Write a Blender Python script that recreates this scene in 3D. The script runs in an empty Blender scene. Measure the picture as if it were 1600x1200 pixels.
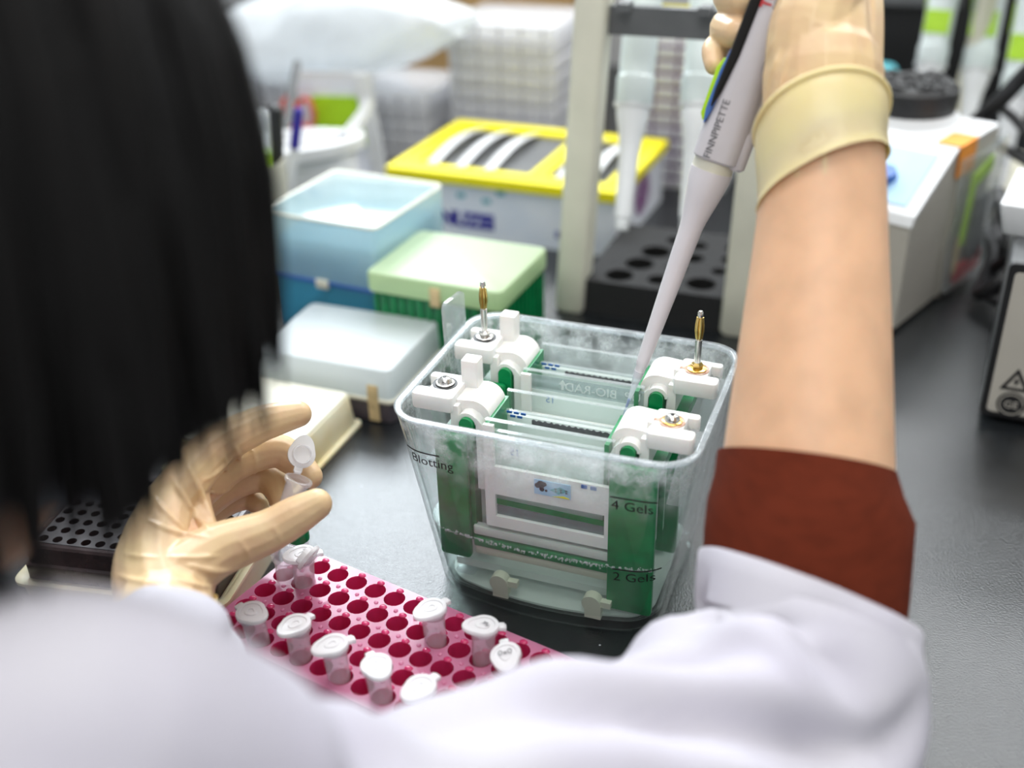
import bpy, bmesh, math, random
from mathutils import Vector, Matrix
random.seed(7)
U = 0.01                      # builders work in centimetres
scene = bpy.context.scene
col = scene.collection
R_ = math.radians

# ---------------------------------------------------------------- camera
FPX, PITCH, ROLL, CAMH = 1750.0, R_(29.4), R_(-1.5), 43.5
fw = Vector((0, math.cos(PITCH), -math.sin(PITCH)))
_r, _u = Vector((1, 0, 0)), Vector((0, math.sin(PITCH), math.cos(PITCH)))
cr = _r * math.cos(ROLL) + _u * math.sin(ROLL)
cu = -_r * math.sin(ROLL) + _u * math.cos(ROLL)
CAM = Vector((0, 0, CAMH))
cd = bpy.data.cameras.new('camera'); cam = bpy.data.objects.new('camera', cd); col.objects.link(cam)
m = Matrix((cr, cu, -fw)).transposed().to_4x4(); m.translation = CAM * U
cam.matrix_world = m
cd.sensor_width = 36.0; cd.lens = FPX / 1600 * 36.0
cd.clip_start = 0.01; cd.clip_end = 50
cd.dof.use_dof = True; cd.dof.focus_distance = 0.625; cd.dof.aperture_fstop = 3.3
scene.camera = cam

def at(px, py, depth):        # world point (cm) seen at a photo pixel, that far from the lens
    return CAM + (fw + cr * ((px - 800) / FPX) - cu * ((py - 600) / FPX)) * depth

# ---------------------------------------------------------------- light and exposure
LAB = R_(-22)                 # the bench runs at this angle to the camera
lx = Vector((math.cos(LAB), math.sin(LAB), 0)); ly = Vector((-math.sin(LAB), math.cos(LAB), 0))
def lab(u, v, z=0): return lx * u + ly * v + Vector((0, 0, z))
w = bpy.data.worlds.new('world'); scene.world = w; w.use_nodes = True
w.node_tree.nodes['Background'].inputs[0].default_value = (0.93, 0.97, 1.0, 1)
w.node_tree.nodes['Background'].inputs[1].default_value = 0.5
def area(name, loc, rot, sx, sy, power, colr):
    l = bpy.data.lights.new(name, 'AREA'); l.shape = 'RECTANGLE'; l.size = sx * U; l.size_y = sy * U
    l.energy = power; l.color = colr
    o = bpy.data.objects.new(name, l); col.objects.link(o); o.location = loc * U; o.rotation_euler = rot
    return o
# ceiling fluorescents, an added rear fill and the strip lamp under the shelf behind the bench
area('ceiling_light_near', lab(-10, 45, 183), (0, 0, LAB), 120, 60, 11.5, (1.0, 0.98, 0.95))
area('ceiling_light_far', lab(10, 180, 183), (0, 0, LAB), 160, 50, 16, (1.0, 0.98, 0.95))
area('rear_fill_light', lab(20, -80, 183), (0, 0, LAB), 120, 60, 14, (1.0, 0.98, 0.95))  # fill added behind the camera to brighten front faces
area('shelf_strip_light', lab(-15, 150, 52), (R_(-28), 0, LAB), 130, 10, 3.6, (0.95, 0.98, 1.0))
# daylight through the window in the back wall
area('window_daylight', lab(-128, 213, 132), (R_(-90), 0, LAB), 84, 92, 40, (0.86, 0.94, 1.0))
area('bench_reflection_light', lab(28, 213, 164), (R_(-90), 0, LAB), 84, 36, 6, (0.86, 0.94, 1.0))  # added high up so the right of the bench reflects brighter
scene.view_settings.view_transform = 'Standard'; scene.view_settings.look = 'None'
scene.view_settings.exposure = 0.42; scene.view_settings.gamma = 1.0
scene.view_settings.use_curve_mapping = False
try:
    scene.cycles.transparent_max_bounces = 32
except Exception: pass

# ---------------------------------------------------------------- materials
MATS = {}
def newmat(name):
    mt = bpy.data.materials.new(name); mt.use_nodes = True
    nt = mt.node_tree; nt.nodes.clear()
    out = nt.nodes.new('ShaderNodeOutputMaterial')
    MATS[name] = mt
    return mt, nt, out
def N(nt, typ, **kw):
    n = nt.nodes.new(typ)
    for k, v in kw.items():
        if k in n.inputs: n.inputs[k].default_value = v
        else: setattr(n, k, v)
    return n
def c4(c): return (c[0], c[1], c[2], 1)
def solid(name, colr, rough=0.5, metal=0.0, var=0.0, vscale=40, bump=0.0, bscale=300, sss=0.0, sssr=(1, .4, .25), spec=0.5, coat=0.0, trans=0.0, colr2=None, stretch=(1, 1, 1)):
    """principled surface with procedural colour variation and fine relief"""
    mt, nt, out = newmat(name)
    p = nt.nodes.new('ShaderNodeBsdfPrincipled')
    p.inputs['Base Color'].default_value = c4(colr); p.inputs['Roughness'].default_value = rough
    p.inputs['Metallic'].default_value = metal; p.inputs['Specular IOR Level'].default_value = spec
    p.inputs['Coat Weight'].default_value = coat
    p.inputs['Transmission Weight'].default_value = trans
    if sss:
        p.inputs['Subsurface Weight'].default_value = sss; p.inputs['Subsurface Radius'].default_value = sssr
        p.inputs['Subsurface Scale'].default_value = 0.006
    tc = nt.nodes.new('ShaderNodeTexCoord'); mp = nt.nodes.new('ShaderNodeMapping')
    mp.inputs['Scale'].default_value = stretch
    nt.links.new(tc.outputs['Object'], mp.inputs[0])
    if var or colr2:
        n = N(nt, 'ShaderNodeTexNoise', Scale=vscale, Detail=4.0)
        nt.links.new(mp.outputs[0], n.inputs['Vector'])
        mx = N(nt, 'ShaderNodeMix', data_type='RGBA')
        mx.inputs[6].default_value = c4(colr)
        mx.inputs[7].default_value = c4(colr2 if colr2 else [max(0, x * (1 - var)) for x in colr])
        rp = nt.nodes.new('ShaderNodeMapRange'); rp.inputs[1].default_value = .38; rp.inputs[2].default_value = .68
        nt.links.new(n.outputs[0], rp.inputs[0]); nt.links.new(rp.outputs[0], mx.inputs[0])
        nt.links.new(mx.outputs[2], p.inputs['Base Color'])
    if bump:
        n2 = N(nt, 'ShaderNodeTexNoise', Scale=bscale, Detail=3.0)
        nt.links.new(mp.outputs[0], n2.inputs['Vector'])
        b = N(nt, 'ShaderNodeBump', Strength=bump, Distance=0.001)
        nt.links.new(n2.outputs[0], b.inputs['Height']); nt.links.new(b.outputs[0], p.inputs['Normal'])
    nt.links.new(p.outputs[0], out.inputs[0])
    return mt
def clear(name, tint=(.95, .98, .98), gloss=0.06, haze=0.1, hazecol=(.9, .95, .95), frost=None, rough=0.05, streaks=0.0):
    """thin clear plastic or glass: see-through, a fresnel sheen, a milky share, frost patches by height (object z, metres)"""
    mt, nt, out = newmat(name)
    tr = N(nt, 'ShaderNodeBsdfTransparent'); tr.inputs[0].default_value = c4(tint)
    gl = N(nt, 'ShaderNodeBsdfGlossy'); gl.inputs['Roughness'].default_value = rough
    df = N(nt, 'ShaderNodeBsdfDiffuse'); df.inputs[0].default_value = c4(hazecol)
    tl = N(nt, 'ShaderNodeBsdfTranslucent'); tl.inputs[0].default_value = c4(hazecol)
    dm = N(nt, 'ShaderNodeMixShader'); dm.inputs[0].default_value = 0.35
    nt.links.new(df.outputs[0], dm.inputs[1]); nt.links.new(tl.outputs[0], dm.inputs[2])
    m1 = N(nt, 'ShaderNodeMixShader'); m1.inputs[0].default_value = haze
    nt.links.new(tr.outputs[0], m1.inputs[1]); nt.links.new(dm.outputs[0], m1.inputs[2])
    tc = nt.nodes.new('ShaderNodeTexCoord')
    if frost:
        z0, z1, amt = frost
        sp = nt.nodes.new('ShaderNodeSeparateXYZ'); nt.links.new(tc.outputs['Object'], sp.inputs[0])
        mr = nt.nodes.new('ShaderNodeMapRange'); mr.inputs[1].default_value = z0 * U; mr.inputs[2].default_value = z1 * U
        nt.links.new(sp.outputs[2], mr.inputs[0])
        n = N(nt, 'ShaderNodeTexNoise', Scale=95.0, Detail=7.0, Roughness=0.68)
        nt.links.new(tc.outputs['Object'], n.inputs['Vector'])
        nr = nt.nodes.new('ShaderNodeMapRange'); nr.inputs[1].default_value = .40; nr.inputs[2].default_value = .66
        nt.links.new(n.outputs[0], nr.inputs[0])
        mu = N(nt, 'ShaderNodeMath', operation='MULTIPLY'); nt.links.new(mr.outputs[0], mu.inputs[0]); nt.links.new(nr.outputs[0], mu.inputs[1])
        mu2 = N(nt, 'ShaderNodeMath', operation='MULTIPLY_ADD'); mu2.inputs[1].default_value = amt; mu2.inputs[2].default_value = haze
        nt.links.new(mu.outputs[0], mu2.inputs[0]); nt.links.new(mu2.outputs[0], m1.inputs[0])
    lw = N(nt, 'ShaderNodeLayerWeight'); lw.inputs[0].default_value = 0.5
    pw = N(nt, 'ShaderNodeMath', operation='POWER'); pw.inputs[1].default_value = 4.0; nt.links.new(lw.outputs['Facing'], pw.inputs[0])
    fa = N(nt, 'ShaderNodeMath', operation='MULTIPLY_ADD'); fa.inputs[1].default_value = 0.7; fa.inputs[2].default_value = gloss * .6
    fa.use_clamp = True
    nt.links.new(pw.outputs[0], fa.inputs[0])
    m2 = N(nt, 'ShaderNodeMixShader'); nt.links.new(fa.outputs[0], m2.inputs[0])
    nt.links.new(m1.outputs[0], m2.inputs[1]); nt.links.new(gl.outputs[0], m2.inputs[2])
    if streaks:
        n2 = N(nt, 'ShaderNodeTexNoise', Scale=140.0, Detail=3.0); nt.links.new(tc.outputs['Object'], n2.inputs['Vector'])
        b = N(nt, 'ShaderNodeBump', Strength=streaks, Distance=0.001); nt.links.new(n2.outputs[0], b.inputs['Height'])
        nt.links.new(b.outputs[0], gl.inputs['Normal'])
    nt.links.new(m2.outputs[0], out.inputs[0])
    return mt
def bench_mat():
    mt = solid('bench_laminate', (.012, .014, .016), rough=.25, bump=.30, bscale=800, var=.3, vscale=60, spec=.7)
    nt = mt.node_tree; p = [n for n in nt.nodes if n.type == 'BSDF_PRINCIPLED'][0]
    tc = [n for n in nt.nodes if n.type == 'TEX_COORD'][0]
    old = p.inputs['Base Color'].links[0].from_socket
    v = N(nt, 'ShaderNodeTexVoronoi', Scale=55.0); nt.links.new(tc.outputs['Object'], v.inputs['Vector'])
    sp = nt.nodes.new('ShaderNodeSeparateColor'); nt.links.new(v.outputs['Color'], sp.inputs[0])
    a = N(nt, 'ShaderNodeMath', operation='MULTIPLY'); a.inputs[1].default_value = .085       # random speck radius
    nt.links.new(sp.outputs[0], a.inputs[0])
    g = N(nt, 'ShaderNodeMath', operation='GREATER_THAN'); g.inputs[1].default_value = .72; nt.links.new(sp.outputs[1], g.inputs[0])
    a2 = N(nt, 'ShaderNodeMath', operation='MULTIPLY'); nt.links.new(a.outputs[0], a2.inputs[0]); nt.links.new(g.outputs[0], a2.inputs[1])
    lt = N(nt, 'ShaderNodeMath', operation='LESS_THAN'); nt.links.new(v.outputs['Distance'], lt.inputs[0]); nt.links.new(a2.outputs[0], lt.inputs[1])
    mx = N(nt, 'ShaderNodeMix', data_type='RGBA'); mx.inputs[7].default_value = (.35, .38, .4, 1)
    nt.links.new(lt.outputs[0], mx.inputs[0]); nt.links.new(old, mx.inputs[6]); nt.links.new(mx.outputs[2], p.inputs['Base Color'])
    return mt
M = MATS
bench_mat()
solid('wall_paint', (.46, .47, .48), .8, var=.06, vscale=5)
solid('ceiling_paint', (.8, .8, .8), .9, var=.03, vscale=5)
solid('floor_vinyl', (.35, .36, .36), .5, var=.2, vscale=8)
solid('lamp_white', (.85, .85, .85), .4, var=.02)
solid('white_plastic', (.88, .87, .84), .38, var=.05, vscale=120, sss=.15)
solid('green_plastic', (.003, .25, .075), .28, var=.35, vscale=90)
solid('dark_green_plastic', (.004, .17, .06), .35, var=.4, vscale=70)
solid('steel', (.72, .7, .66), .22, metal=1, var=.2, vscale=200)
solid('brass', (.86, .62, .22), .24, metal=1, var=.5, vscale=160, colr2=(.62, .43, .13))
solid('rust_stain', (.42, .16, .07), .6, var=.5, vscale=300, colr2=(.75, .6, .5))
solid('black_rubber', (.012, .012, .013), .5, var=.2)
solid('black_ink', (.008, .008, .01), .5, var=.1)
solid('blue_ink', (.02, .12, .42), .5, var=.2, vscale=300)
solid('purple_ink', (.2, .03, .2), .5, var=.2)
solid('navy_ink', (.03, .02, .30), .5, var=.2)
solid('red_ink', (.6, .03, .04), .5, var=.1)
solid('grey_ink', (.12, .12, .13), .5, var=.3, vscale=300)
solid('white_ink', (.85, .88, .88), .6, var=.1, vscale=400)
solid('pipette_grey', (.60, .575, .60), .32, var=.04, vscale=60)
solid('pipette_cone', (.74, .71, .74), .3, var=.03, vscale=60)
solid('pipette_pale', (.72, .80, .80), .35, var=.05)
solid('pipette_white', (.86, .88, .90), .35, var=.04)
solid('lime_label', (.42, .72, .01), .5, var=.12, vscale=90)
solid('blue_label', (.06, .16, .48), .35, var=.2)
solid('yellow_card', (.90, .78, .0), .5, var=.08, vscale=50)
solid('white_card', (.80, .81, .87), .55, var=.06, vscale=30, colr2=(.72, .75, .84))
solid('teal_print', (.10, .42, .48), .55, var=.2)
solid('cream_plastic', (.74, .72, .60), .42, var=.08, vscale=30)
solid('cream_lid', (.78, .73, .55), .4, var=.2, vscale=25, sss=.2, colr2=(.72, .60, .33))
solid('masking_tape', (.72, .56, .30), .65, var=.3, vscale=120, bump=.2)
solid('beige_metal', (.52, .49, .43), .45, var=.05)
solid('grey_metal', (.12, .125, .13), .42, var=.15)
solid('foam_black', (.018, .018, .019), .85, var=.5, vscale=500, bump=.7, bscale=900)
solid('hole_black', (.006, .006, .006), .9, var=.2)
solid('brown_plastic', (.022, .010, .011), .24, var=.3, vscale=70, colr2=(.05, .028, .028))
solid('brown_top', (.075, .068, .074), .42, var=.15, vscale=200)
solid('orange_tape', (.92, .32, .02), .55, var=.15)
solid('joint_grey', (.42, .42, .45), .5, var=.1)
solid('dark_tray', (.10, .085, .10), .45, var=.2)
solid('cardboard', (.48, .30, .12), .8, var=.15, vscale=60)
solid('paper_white', (.72, .73, .74), .7, var=.04)
solid('red_plastic', (.75, .10, .06), .4, var=.2)
solid('purple_tray', (.26, .17, .30), .4, var=.3, vscale=60)
solid('screen_blue', (.40, .62, .84), .3, var=.08)
solid('cable_black', (.010, .010, .012), .45, var=.2)
solid('hair_black', (.003, .0024, .0022), .5, var=.4, vscale=200, stretch=(6, 6, .5), spec=.18)
solid('skin', (.76, .46, .28), .48, var=.12, vscale=60, sss=.35, bump=.10, bscale=900)
solid('latex_glove', (.74, .545, .30), .38, var=.14, vscale=55, sss=.12, sssr=(1, .7, .3), bump=.28, bscale=130, colr2=(.68, .45, .26), stretch=(1, .45, 1.6))
solid('latex_cuff', (.82, .67, .34), .38, var=.12, vscale=70, sss=.3, sssr=(1, .8, .4), bump=.30, bscale=110, colr2=(.80, .64, .34))
solid('coat_cloth', (.51, .495, .54), .85, var=.05, vscale=14, bump=.12, bscale=1400, colr2=(.48, .46, .53))
solid('rust_knit', (.125, .022, .009), .9, spec=.12, var=.2, vscale=90, bump=.3, bscale=1500, stretch=(1, 1, 3))
solid('mask_cloth', (.45, .53, .60), .8, var=.1)
solid('dark_trouser', (.03, .03, .04), .8, var=.2)
clear('tank_plastic', tint=(.955, .985, .98), haze=.018, hazecol=(.93, .96, .97), frost=(8.2, 12.4, .62), streaks=.08)
clear('tank_rim', tint=(.96, .98, .99), haze=.27, hazecol=(.84, .88, .92), rough=.12)
clear('clear_tab', tint=(.96, .98, .98), haze=.22, hazecol=(.9, .93, .95), rough=.08)
clear('glass_plate', tint=(.985, .996, .992), haze=.05, hazecol=(.88, .97, .94))
clear('cassette_milky', tint=(.95, .99, .975), haze=.74, hazecol=(.96, .985, .97), rough=.1)
clear('buffer', tint=(.94, .98, .96), haze=.02, hazecol=(.8, .9, .85), streaks=.2)
clear('smoke_band', tint=(.78, .82, .82), haze=.38, hazecol=(.40, .46, .47), rough=.1)
clear('tube_pp', tint=(.98, .97, .98), haze=.20, hazecol=(.96, .95, .98), rough=.15)
clear('tube_lid', tint=(.98, .98, .98), haze=.74, hazecol=(.98, .98, .99), rough=.18)
clear('tip_plastic', tint=(.93, .95, .97), haze=.30, hazecol=(.9, .93, .95))
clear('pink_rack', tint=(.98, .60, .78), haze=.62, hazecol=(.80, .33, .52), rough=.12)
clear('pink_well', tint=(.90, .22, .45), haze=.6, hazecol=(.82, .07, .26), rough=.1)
clear('blue_lid', tint=(.88, .96, .97), haze=.6, hazecol=(.60, .78, .80), rough=.12)
clear('blue_body', tint=(.25, .62, .80), haze=.66, hazecol=(.10, .50, .72), rough=.38)
clear('green_lid', tint=(.80, .94, .70), haze=.80, hazecol=(.68, .84, .52), rough=.38)
clear('white_lid', tint=(.90, .95, .98), haze=.84, hazecol=(.80, .86, .90), rough=.38)
clear('bag_film', tint=(.95, .97, .98), haze=.72, hazecol=(.9, .93, .95), rough=.15)
clear('poly_bag', tint=(.93, .95, .95), haze=.16, hazecol=(.8, .84, .84), rough=.1, streaks=.5)
clear('dish_stack', tint=(.9, .92, .94), haze=.84, hazecol=(.94, .94, .96), rough=.2)

# ---------------------------------------------------------------- mesh helpers
def link(o, parent=None):
    col.objects.link(o)
    if parent is not None: o.parent = parent
    return o
class MB:
    def __init__(s): s.v = []; s.f = []
    def add(s, vs, fs):
        b = len(s.v); s.v += [Vector(p) for p in vs]; s.f += [tuple(b + i for i in f) for f in fs]
    def loft(s, rings, cap0=True, cap1=True, close=True, loop=False):
        n = len(rings[0]); vs = [p for r in rings for p in r]; fs = []
        for k in range(len(rings) - (0 if loop else 1)):
            k2 = (k + 1) % len(rings)
            for i in range(n if close else n - 1):
                j = (i + 1) % n
                fs.append((k * n + i, k * n + j, k2 * n + j, k2 * n + i))
        if cap0 and not loop: fs.append(tuple(range(n))[::-1])
        if cap1 and not loop: fs.append(tuple(range((len(rings) - 1) * n, len(rings) * n)))
        s.add(vs, fs)
    def box(s, c, sz, rot=None):
        c = Vector(c); h = [x / 2 for x in sz]
        vs = [Vector((x * h[0], y * h[1], z * h[2])) for z in (-1, 1) for y in (-1, 1) for x in (-1, 1)]
        if rot is not None:
            mt = rot if isinstance(rot, Matrix) else Matrix.Rotation(rot, 3, 'Z')
            vs = [mt @ q for q in vs]
        s.add([c + q for q in vs], [(0, 2, 3, 1), (4, 5, 7, 6), (0, 1, 5, 4), (2, 6, 7, 3), (0, 4, 6, 2), (1, 3, 7, 5)])
    def rbox(s, c, sz, r=.3, b=.1, n=4, taper=0.0):
        """rounded box, c = centre of its base; b bevels the rims; taper widens the top"""
        w, d, h = sz; b = min(b, h / 2.01)
        rs = []
        for z, ins in ((0, b), (b * .3, b * .3), (b, 0), (h - b, 0), (h - b * .3, b * .3), (h, b)):
            t = taper * z / h
            rs.append([Vector((x + c[0], y + c[1], z + c[2])) for x, y in rrect(w - 2 * ins + 2 * t, d - 2 * ins + 2 * t, max(r - ins, .02), n)])
        s.loft(rs)
    def cyl(s, p0, p1, r0, r1=None, n=16, cap=True):
        r1 = r0 if r1 is None else r1
        s.tube([p0, p1], [r0, r1], n, cap)
    def tube(s, pts, rad, n=12, cap=True):
        pts = [Vector(p) for p in pts]
        if not isinstance(rad, (list, tuple)): rad = [rad] * len(pts)
        rs = []; a = None
        for i, p in enumerate(pts):
            t = (pts[min(i + 1, len(pts) - 1)] - pts[max(i - 1, 0)]).normalized()
            if a is None: a = t.orthogonal().normalized()
            a = (a - t * a.dot(t)).normalized(); b_ = t.cross(a)
            rs.append([p + (a * math.cos(q) + b_ * math.sin(q)) * rad[i] for q in [2 * math.pi * k / n for k in range(n)]])
        s.loft(rs, cap, cap)
    def lathe(s, prof, n=24, c=(0, 0, 0), cap=True):
        rs = [[Vector((c[0] + r * math.cos(q), c[1] + r * math.sin(q), c[2] + z)) for q in [2 * math.pi * k / n for k in range(n)]] for r, z in prof]
        s.loft(rs, cap, cap)
    def ball(s, c, r, n=12, m=8, sc=(1, 1, 1)):
        s.lathe([(1e-4 if k in (0, m) else math.sin(math.pi * k / m), -math.cos(math.pi * k / m)) for k in range(m + 1)], n)
        cnt = n * (m + 1)
        for i in range(len(s.v) - cnt, len(s.v)):
            q = s.v[i]; s.v[i] = Vector((c[0] + q.x * r * sc[0], c[1] + q.y * r * sc[1], c[2] + q.z * r * sc[2]))
    def prism(s, poly, axis, a, b):
        """poly in the plane across axis ('x': (y,z), 'y': (x,z), 'z': (x,y)), from a to b"""
        def P(q, t): return {'x': (t, q[0], q[1]), 'y': (q[0], t, q[1]), 'z': (q[0], q[1], t)}[axis]
        s.loft([[Vector(P(q, a)) for q in poly], [Vector(P(q, b)) for q in poly]])
    def xf(s, mt):
        s.v = [mt @ q for q in s.v]; return s
    def mesh(s, name, mat, smooth=35):
        me = bpy.data.meshes.new(name)
        me.from_pydata([tuple(q * U) for q in s.v], [], s.f)
        bm = bmesh.new(); bm.from_mesh(me); bmesh.ops.recalc_face_normals(bm, faces=bm.faces); bm.to_mesh(me); bm.free()
        if smooth:
            me.polygons.foreach_set('use_smooth', [True] * len(me.polygons))
            me.set_sharp_from_angle(angle=R_(smooth))
        me.materials.append(M[mat] if isinstance(mat, str) else mat)
        return me
    def build(s, name, mat, parent=None, smooth=35):
        return link(bpy.data.objects.new(name, s.mesh(name, mat, smooth)), parent)
def rrect(w, d, r, n=4):
    r = min(r, w / 2 - 1e-3, d / 2 - 1e-3); out = []
    for cx, cy, a0 in ((w / 2 - r, d / 2 - r, 0), (-w / 2 + r, d / 2 - r, 90), (-w / 2 + r, -d / 2 + r, 180), (w / 2 - r, -d / 2 + r, 270)):
        for k in range(n + 1):
            a = R_(a0 + 90 * k / n); out.append((cx + r * math.cos(a), cy + r * math.sin(a)))
    return out
def part(name, mat, parent, fn, smooth=35):
    b = MB(); fn(b); return b.build(name, mat, parent, smooth)
def tag(o, label, cat, group=None, kind=None):
    o['label'] = label; o['category'] = cat
    if group: o['group'] = group
    if kind: o['kind'] = kind
    return o
def thing(name, label, cat, loc=(0, 0, 0), rz=0.0, group=None):
    o = bpy.data.objects.new(name, None); o.empty_display_size = .01
    col.objects.link(o); o.location = Vector(loc) * U; o.rotation_euler = (0, 0, rz)
    return tag(o, label, cat, group)
def struct(o):
    o['kind'] = 'structure'; return o
def text(s, size, mat, parent, mt, name='lettering', ext=.004, align='LEFT', bold=0.0):
    """flat lettering; mt places it (cm) with x along the line and y up the letters"""
    cu_ = bpy.data.curves.new('t', 'FONT'); cu_.body = s; cu_.size = size; cu_.extrude = ext; cu_.offset = bold
    cu_.align_x = align; cu_.align_y = 'CENTER'; cu_.resolution_u = 3
    o = bpy.data.objects.new('t', cu_); col.objects.link(o)
    bpy.context.view_layer.update()
    me = bpy.data.meshes.new_from_object(o.evaluated_get(bpy.context.evaluated_depsgraph_get()))
    bpy.data.objects.remove(o); bpy.data.curves.remove(cu_)
    me.transform(mt); me.transform(Matrix.Scale(U, 4))
    me.materials.clear(); me.materials.append(M[mat]); me.name = name
    return link(bpy.data.objects.new(name, me), parent)
def frame(o, x, y):
    x = Vector(x).normalized(); y = Vector(y); y = (y - x * y.dot(x)).normalized(); z = x.cross(y)
    mt = Matrix((x, y, z)).transposed().to_4x4(); mt.translation = Vector(o); return mt
def catmull(pts, n=8):
    """pts: tuples of floats/Vectors flattened; returns interpolated tuples"""
    P = [[*p] for p in pts]; out = []
    for i in range(len(P) - 1):
        p0, p1, p2, p3 = P[max(i - 1, 0)], P[i], P[i + 1], P[min(i + 2, len(P) - 1)]
        for k in range(n):
            t = k / n
            out.append([.5 * (2 * b + (c - a) * t + (2 * a - 5 * b + 4 * c - d) * t * t + (-a + 3 * b - 3 * c + d) * t ** 3) for a, b, c, d in zip(p0, p1, p2, p3)])
    out.append(P[-1]); return out
def remesh(name, mb, mat, parent, voxel, smooth=6, factor=.5, post=None):
    """fuse overlapping closed shapes of mb into one continuous skin"""
    o = mb.build(name, mat, parent, 0)
    md = o.modifiers.new('r', 'REMESH'); md.mode = 'VOXEL'; md.voxel_size = voxel * U; md.use_smooth_shade = True
    if smooth:
        sm = o.modifiers.new('s', 'SMOOTH'); sm.iterations = smooth; sm.factor = factor
    bpy.context.view_layer.update()
    me = bpy.data.meshes.new_from_object(o.evaluated_get(bpy.context.evaluated_depsgraph_get()))
    o.modifiers.clear(); old = o.data; o.data = me; bpy.data.meshes.remove(old)
    me.name = name
    if not me.materials: me.materials.append(M[mat])
    me.polygons.foreach_set('use_smooth', [True] * len(me.polygons))
    return o
def limb(mb, pts, rad, n=14):
    """closed tapered sausage through the points"""
    pts = [Vector(p) for p in pts]
    P = catmull([(*p, r) for p, r in zip(pts, rad)], 5) if len(pts) > 2 else [(*p, r) for p, r in zip(pts, rad)]
    q = [Vector(p[:3]) for p in P]; r = [max(p[3], .05) for p in P]
    d0 = (q[0] - q[1]).normalized(); d1 = (q[-1] - q[-2]).normalized()
    pre = [(q[0] + d0 * r[0] * math.sin(a), r[0] * math.cos(a)) for a in (R_(88), R_(65), R_(45), R_(22))]
    suf = [(q[-1] + d1 * r[-1] * math.sin(a), r[-1] * math.cos(a)) for a in (R_(22), R_(45), R_(65), R_(88))]
    al = pre + list(zip(q, r)) + suf
    mb.tube([a[0] for a in al], [a[1] for a in al], n)
# ================================================================ the setting
def lbox(mb, u0, u1, v0, v1, z0, z1):
    mb.box(lab((u0 + u1) / 2, (v0 + v1) / 2, (z0 + z1) / 2), (u1 - u0, v1 - v0, z1 - z0), LAB)
b = MB(); lbox(b, -140, 150, 24, 215, -4, 0); bench = struct(b.build('bench_top', 'bench_laminate', None, 0))
bench['label'] = 'black textured laminate bench top'; bench['category'] = 'bench'
b = MB(); lbox(b, -300, 300, 215, 220, -90, 190); struct(b.build('wall_back', 'wall_paint', None, 0))
b = MB(); lbox(b, -300, 300, -180, 220, 190, 194); struct(b.build('ceiling', 'ceiling_paint', None, 0))
b = MB(); lbox(b, -300, 300, -180, 220, -94, -90); struct(b.build('floor', 'floor_vinyl', None, 0))
b = MB(); lbox(b, -140, 150, 30, 210, -90, -4); o = struct(b.build('trim_1', 'grey_metal', None, 0))
for nm, u, v in (('above the bench front', -10, 45), ('above the back of the bench', 10, 180), ('added for fill light behind the seated person', 20, -80)):  # the third fitting goes with the added rear fill
    t = thing('ceiling_light', 'white ceiling light fitting ' + nm, 'light', lab(u, v, 184), LAB, 'ceiling lights')
    part('housing', 'lamp_white', t, lambda q: q.rbox((0, 0, .2), (126, 66, 6), 2, 1))
t = struct(bpy.data.objects.new('window_1', None)); col.objects.link(t); t.location = lab(-128, 214.6, 132) * U; t.rotation_euler = (0, 0, LAB)
part('window_frame', 'lamp_white', t, lambda q: [q.box((x, -.5, 0), (5, 3, 104)) for x in (-46, 0, 46)] and [q.box((0, -.5, z), (97, 3, 5)) for z in (-50, 50)])
part('pane', 'glass_plate', t, lambda q: q.box((-23, -.9, 0), (42, .4, 96)), 0); part('pane', 'glass_plate', t, lambda q: q.box((23, -.9, 0), (42, .4, 96)), 0)
t = struct(bpy.data.objects.new('window_added', None)); col.objects.link(t); t.location = lab(28, 214.6, 164) * U; t.rotation_euler = (0, 0, LAB)  # unseen window added around the light for the bench reflection
part('window_frame', 'lamp_white', t, lambda q: [q.box((x, -.5, 0), (5, 3, 46)) for x in (-46, 0, 46)] and [q.box((0, -.5, z), (97, 3, 5)) for z in (-21, 21)])
part('pane', 'glass_plate', t, lambda q: q.box((0, -.9, 0), (90, .4, 38)), 0)
t = thing('wall_shelf', 'white shelf board with a strip lamp under it above the bench', 'shelf', lab(-15, 166, 56), LAB)
part('shelf_board', 'lamp_white', t, lambda q: q.rbox((0, 8, 0), (170, 34, 2.5), .5, .3))
part('lamp_housing', 'lamp_white', t, lambda q: q.box((0, -12, 0), (134, 7, 3.5)))
for s in (-80, 80):
    part('bracket', 'grey_metal', t, lambda q: q.box((s, 36, -3), (3, 26, 4)))

# ================================================================ electrophoresis tank
TANK = (3.39, 55.33, 0); TYAW = R_(-21.3)
tank = thing('electrophoresis_tank', 'clear plastic gel electrophoresis tank with frosted walls, half full of buffer', 'tank', TANK, TYAW)
TH = 12.45
def tring(z, off=0.0, n=7):
    k = z / TH
    w, d = 13.7 + 3.3 * k + 2 * off, 10.6 + 3.2 * k + 2 * off
    bul = .95 * (1 - k) + .12
    out = []
    for x, y in rrect(w, d, 2.0 + off, n):
        out.append((x, y))
    # denser front edge so that it can bow
    res = []
    for i, (x, y) in enumerate(out):
        res.append((x, y))
        j = (i + 1) % len(out)
        if abs(out[j][0] - x) > 4 or abs(out[j][1] - y) > 4:
            for q in range(1, 8): res.append((x + (out[j][0] - x) * q / 8, y + (out[j][1] - y) * q / 8))
    fin = []
    for x, y in res:
        if y < 0: y -= bul * max(0, 1 - (2 * x / w) ** 2) * min(1, -y / (d / 2))
        fin.append(Vector((x, y, z)))
    return fin
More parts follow.
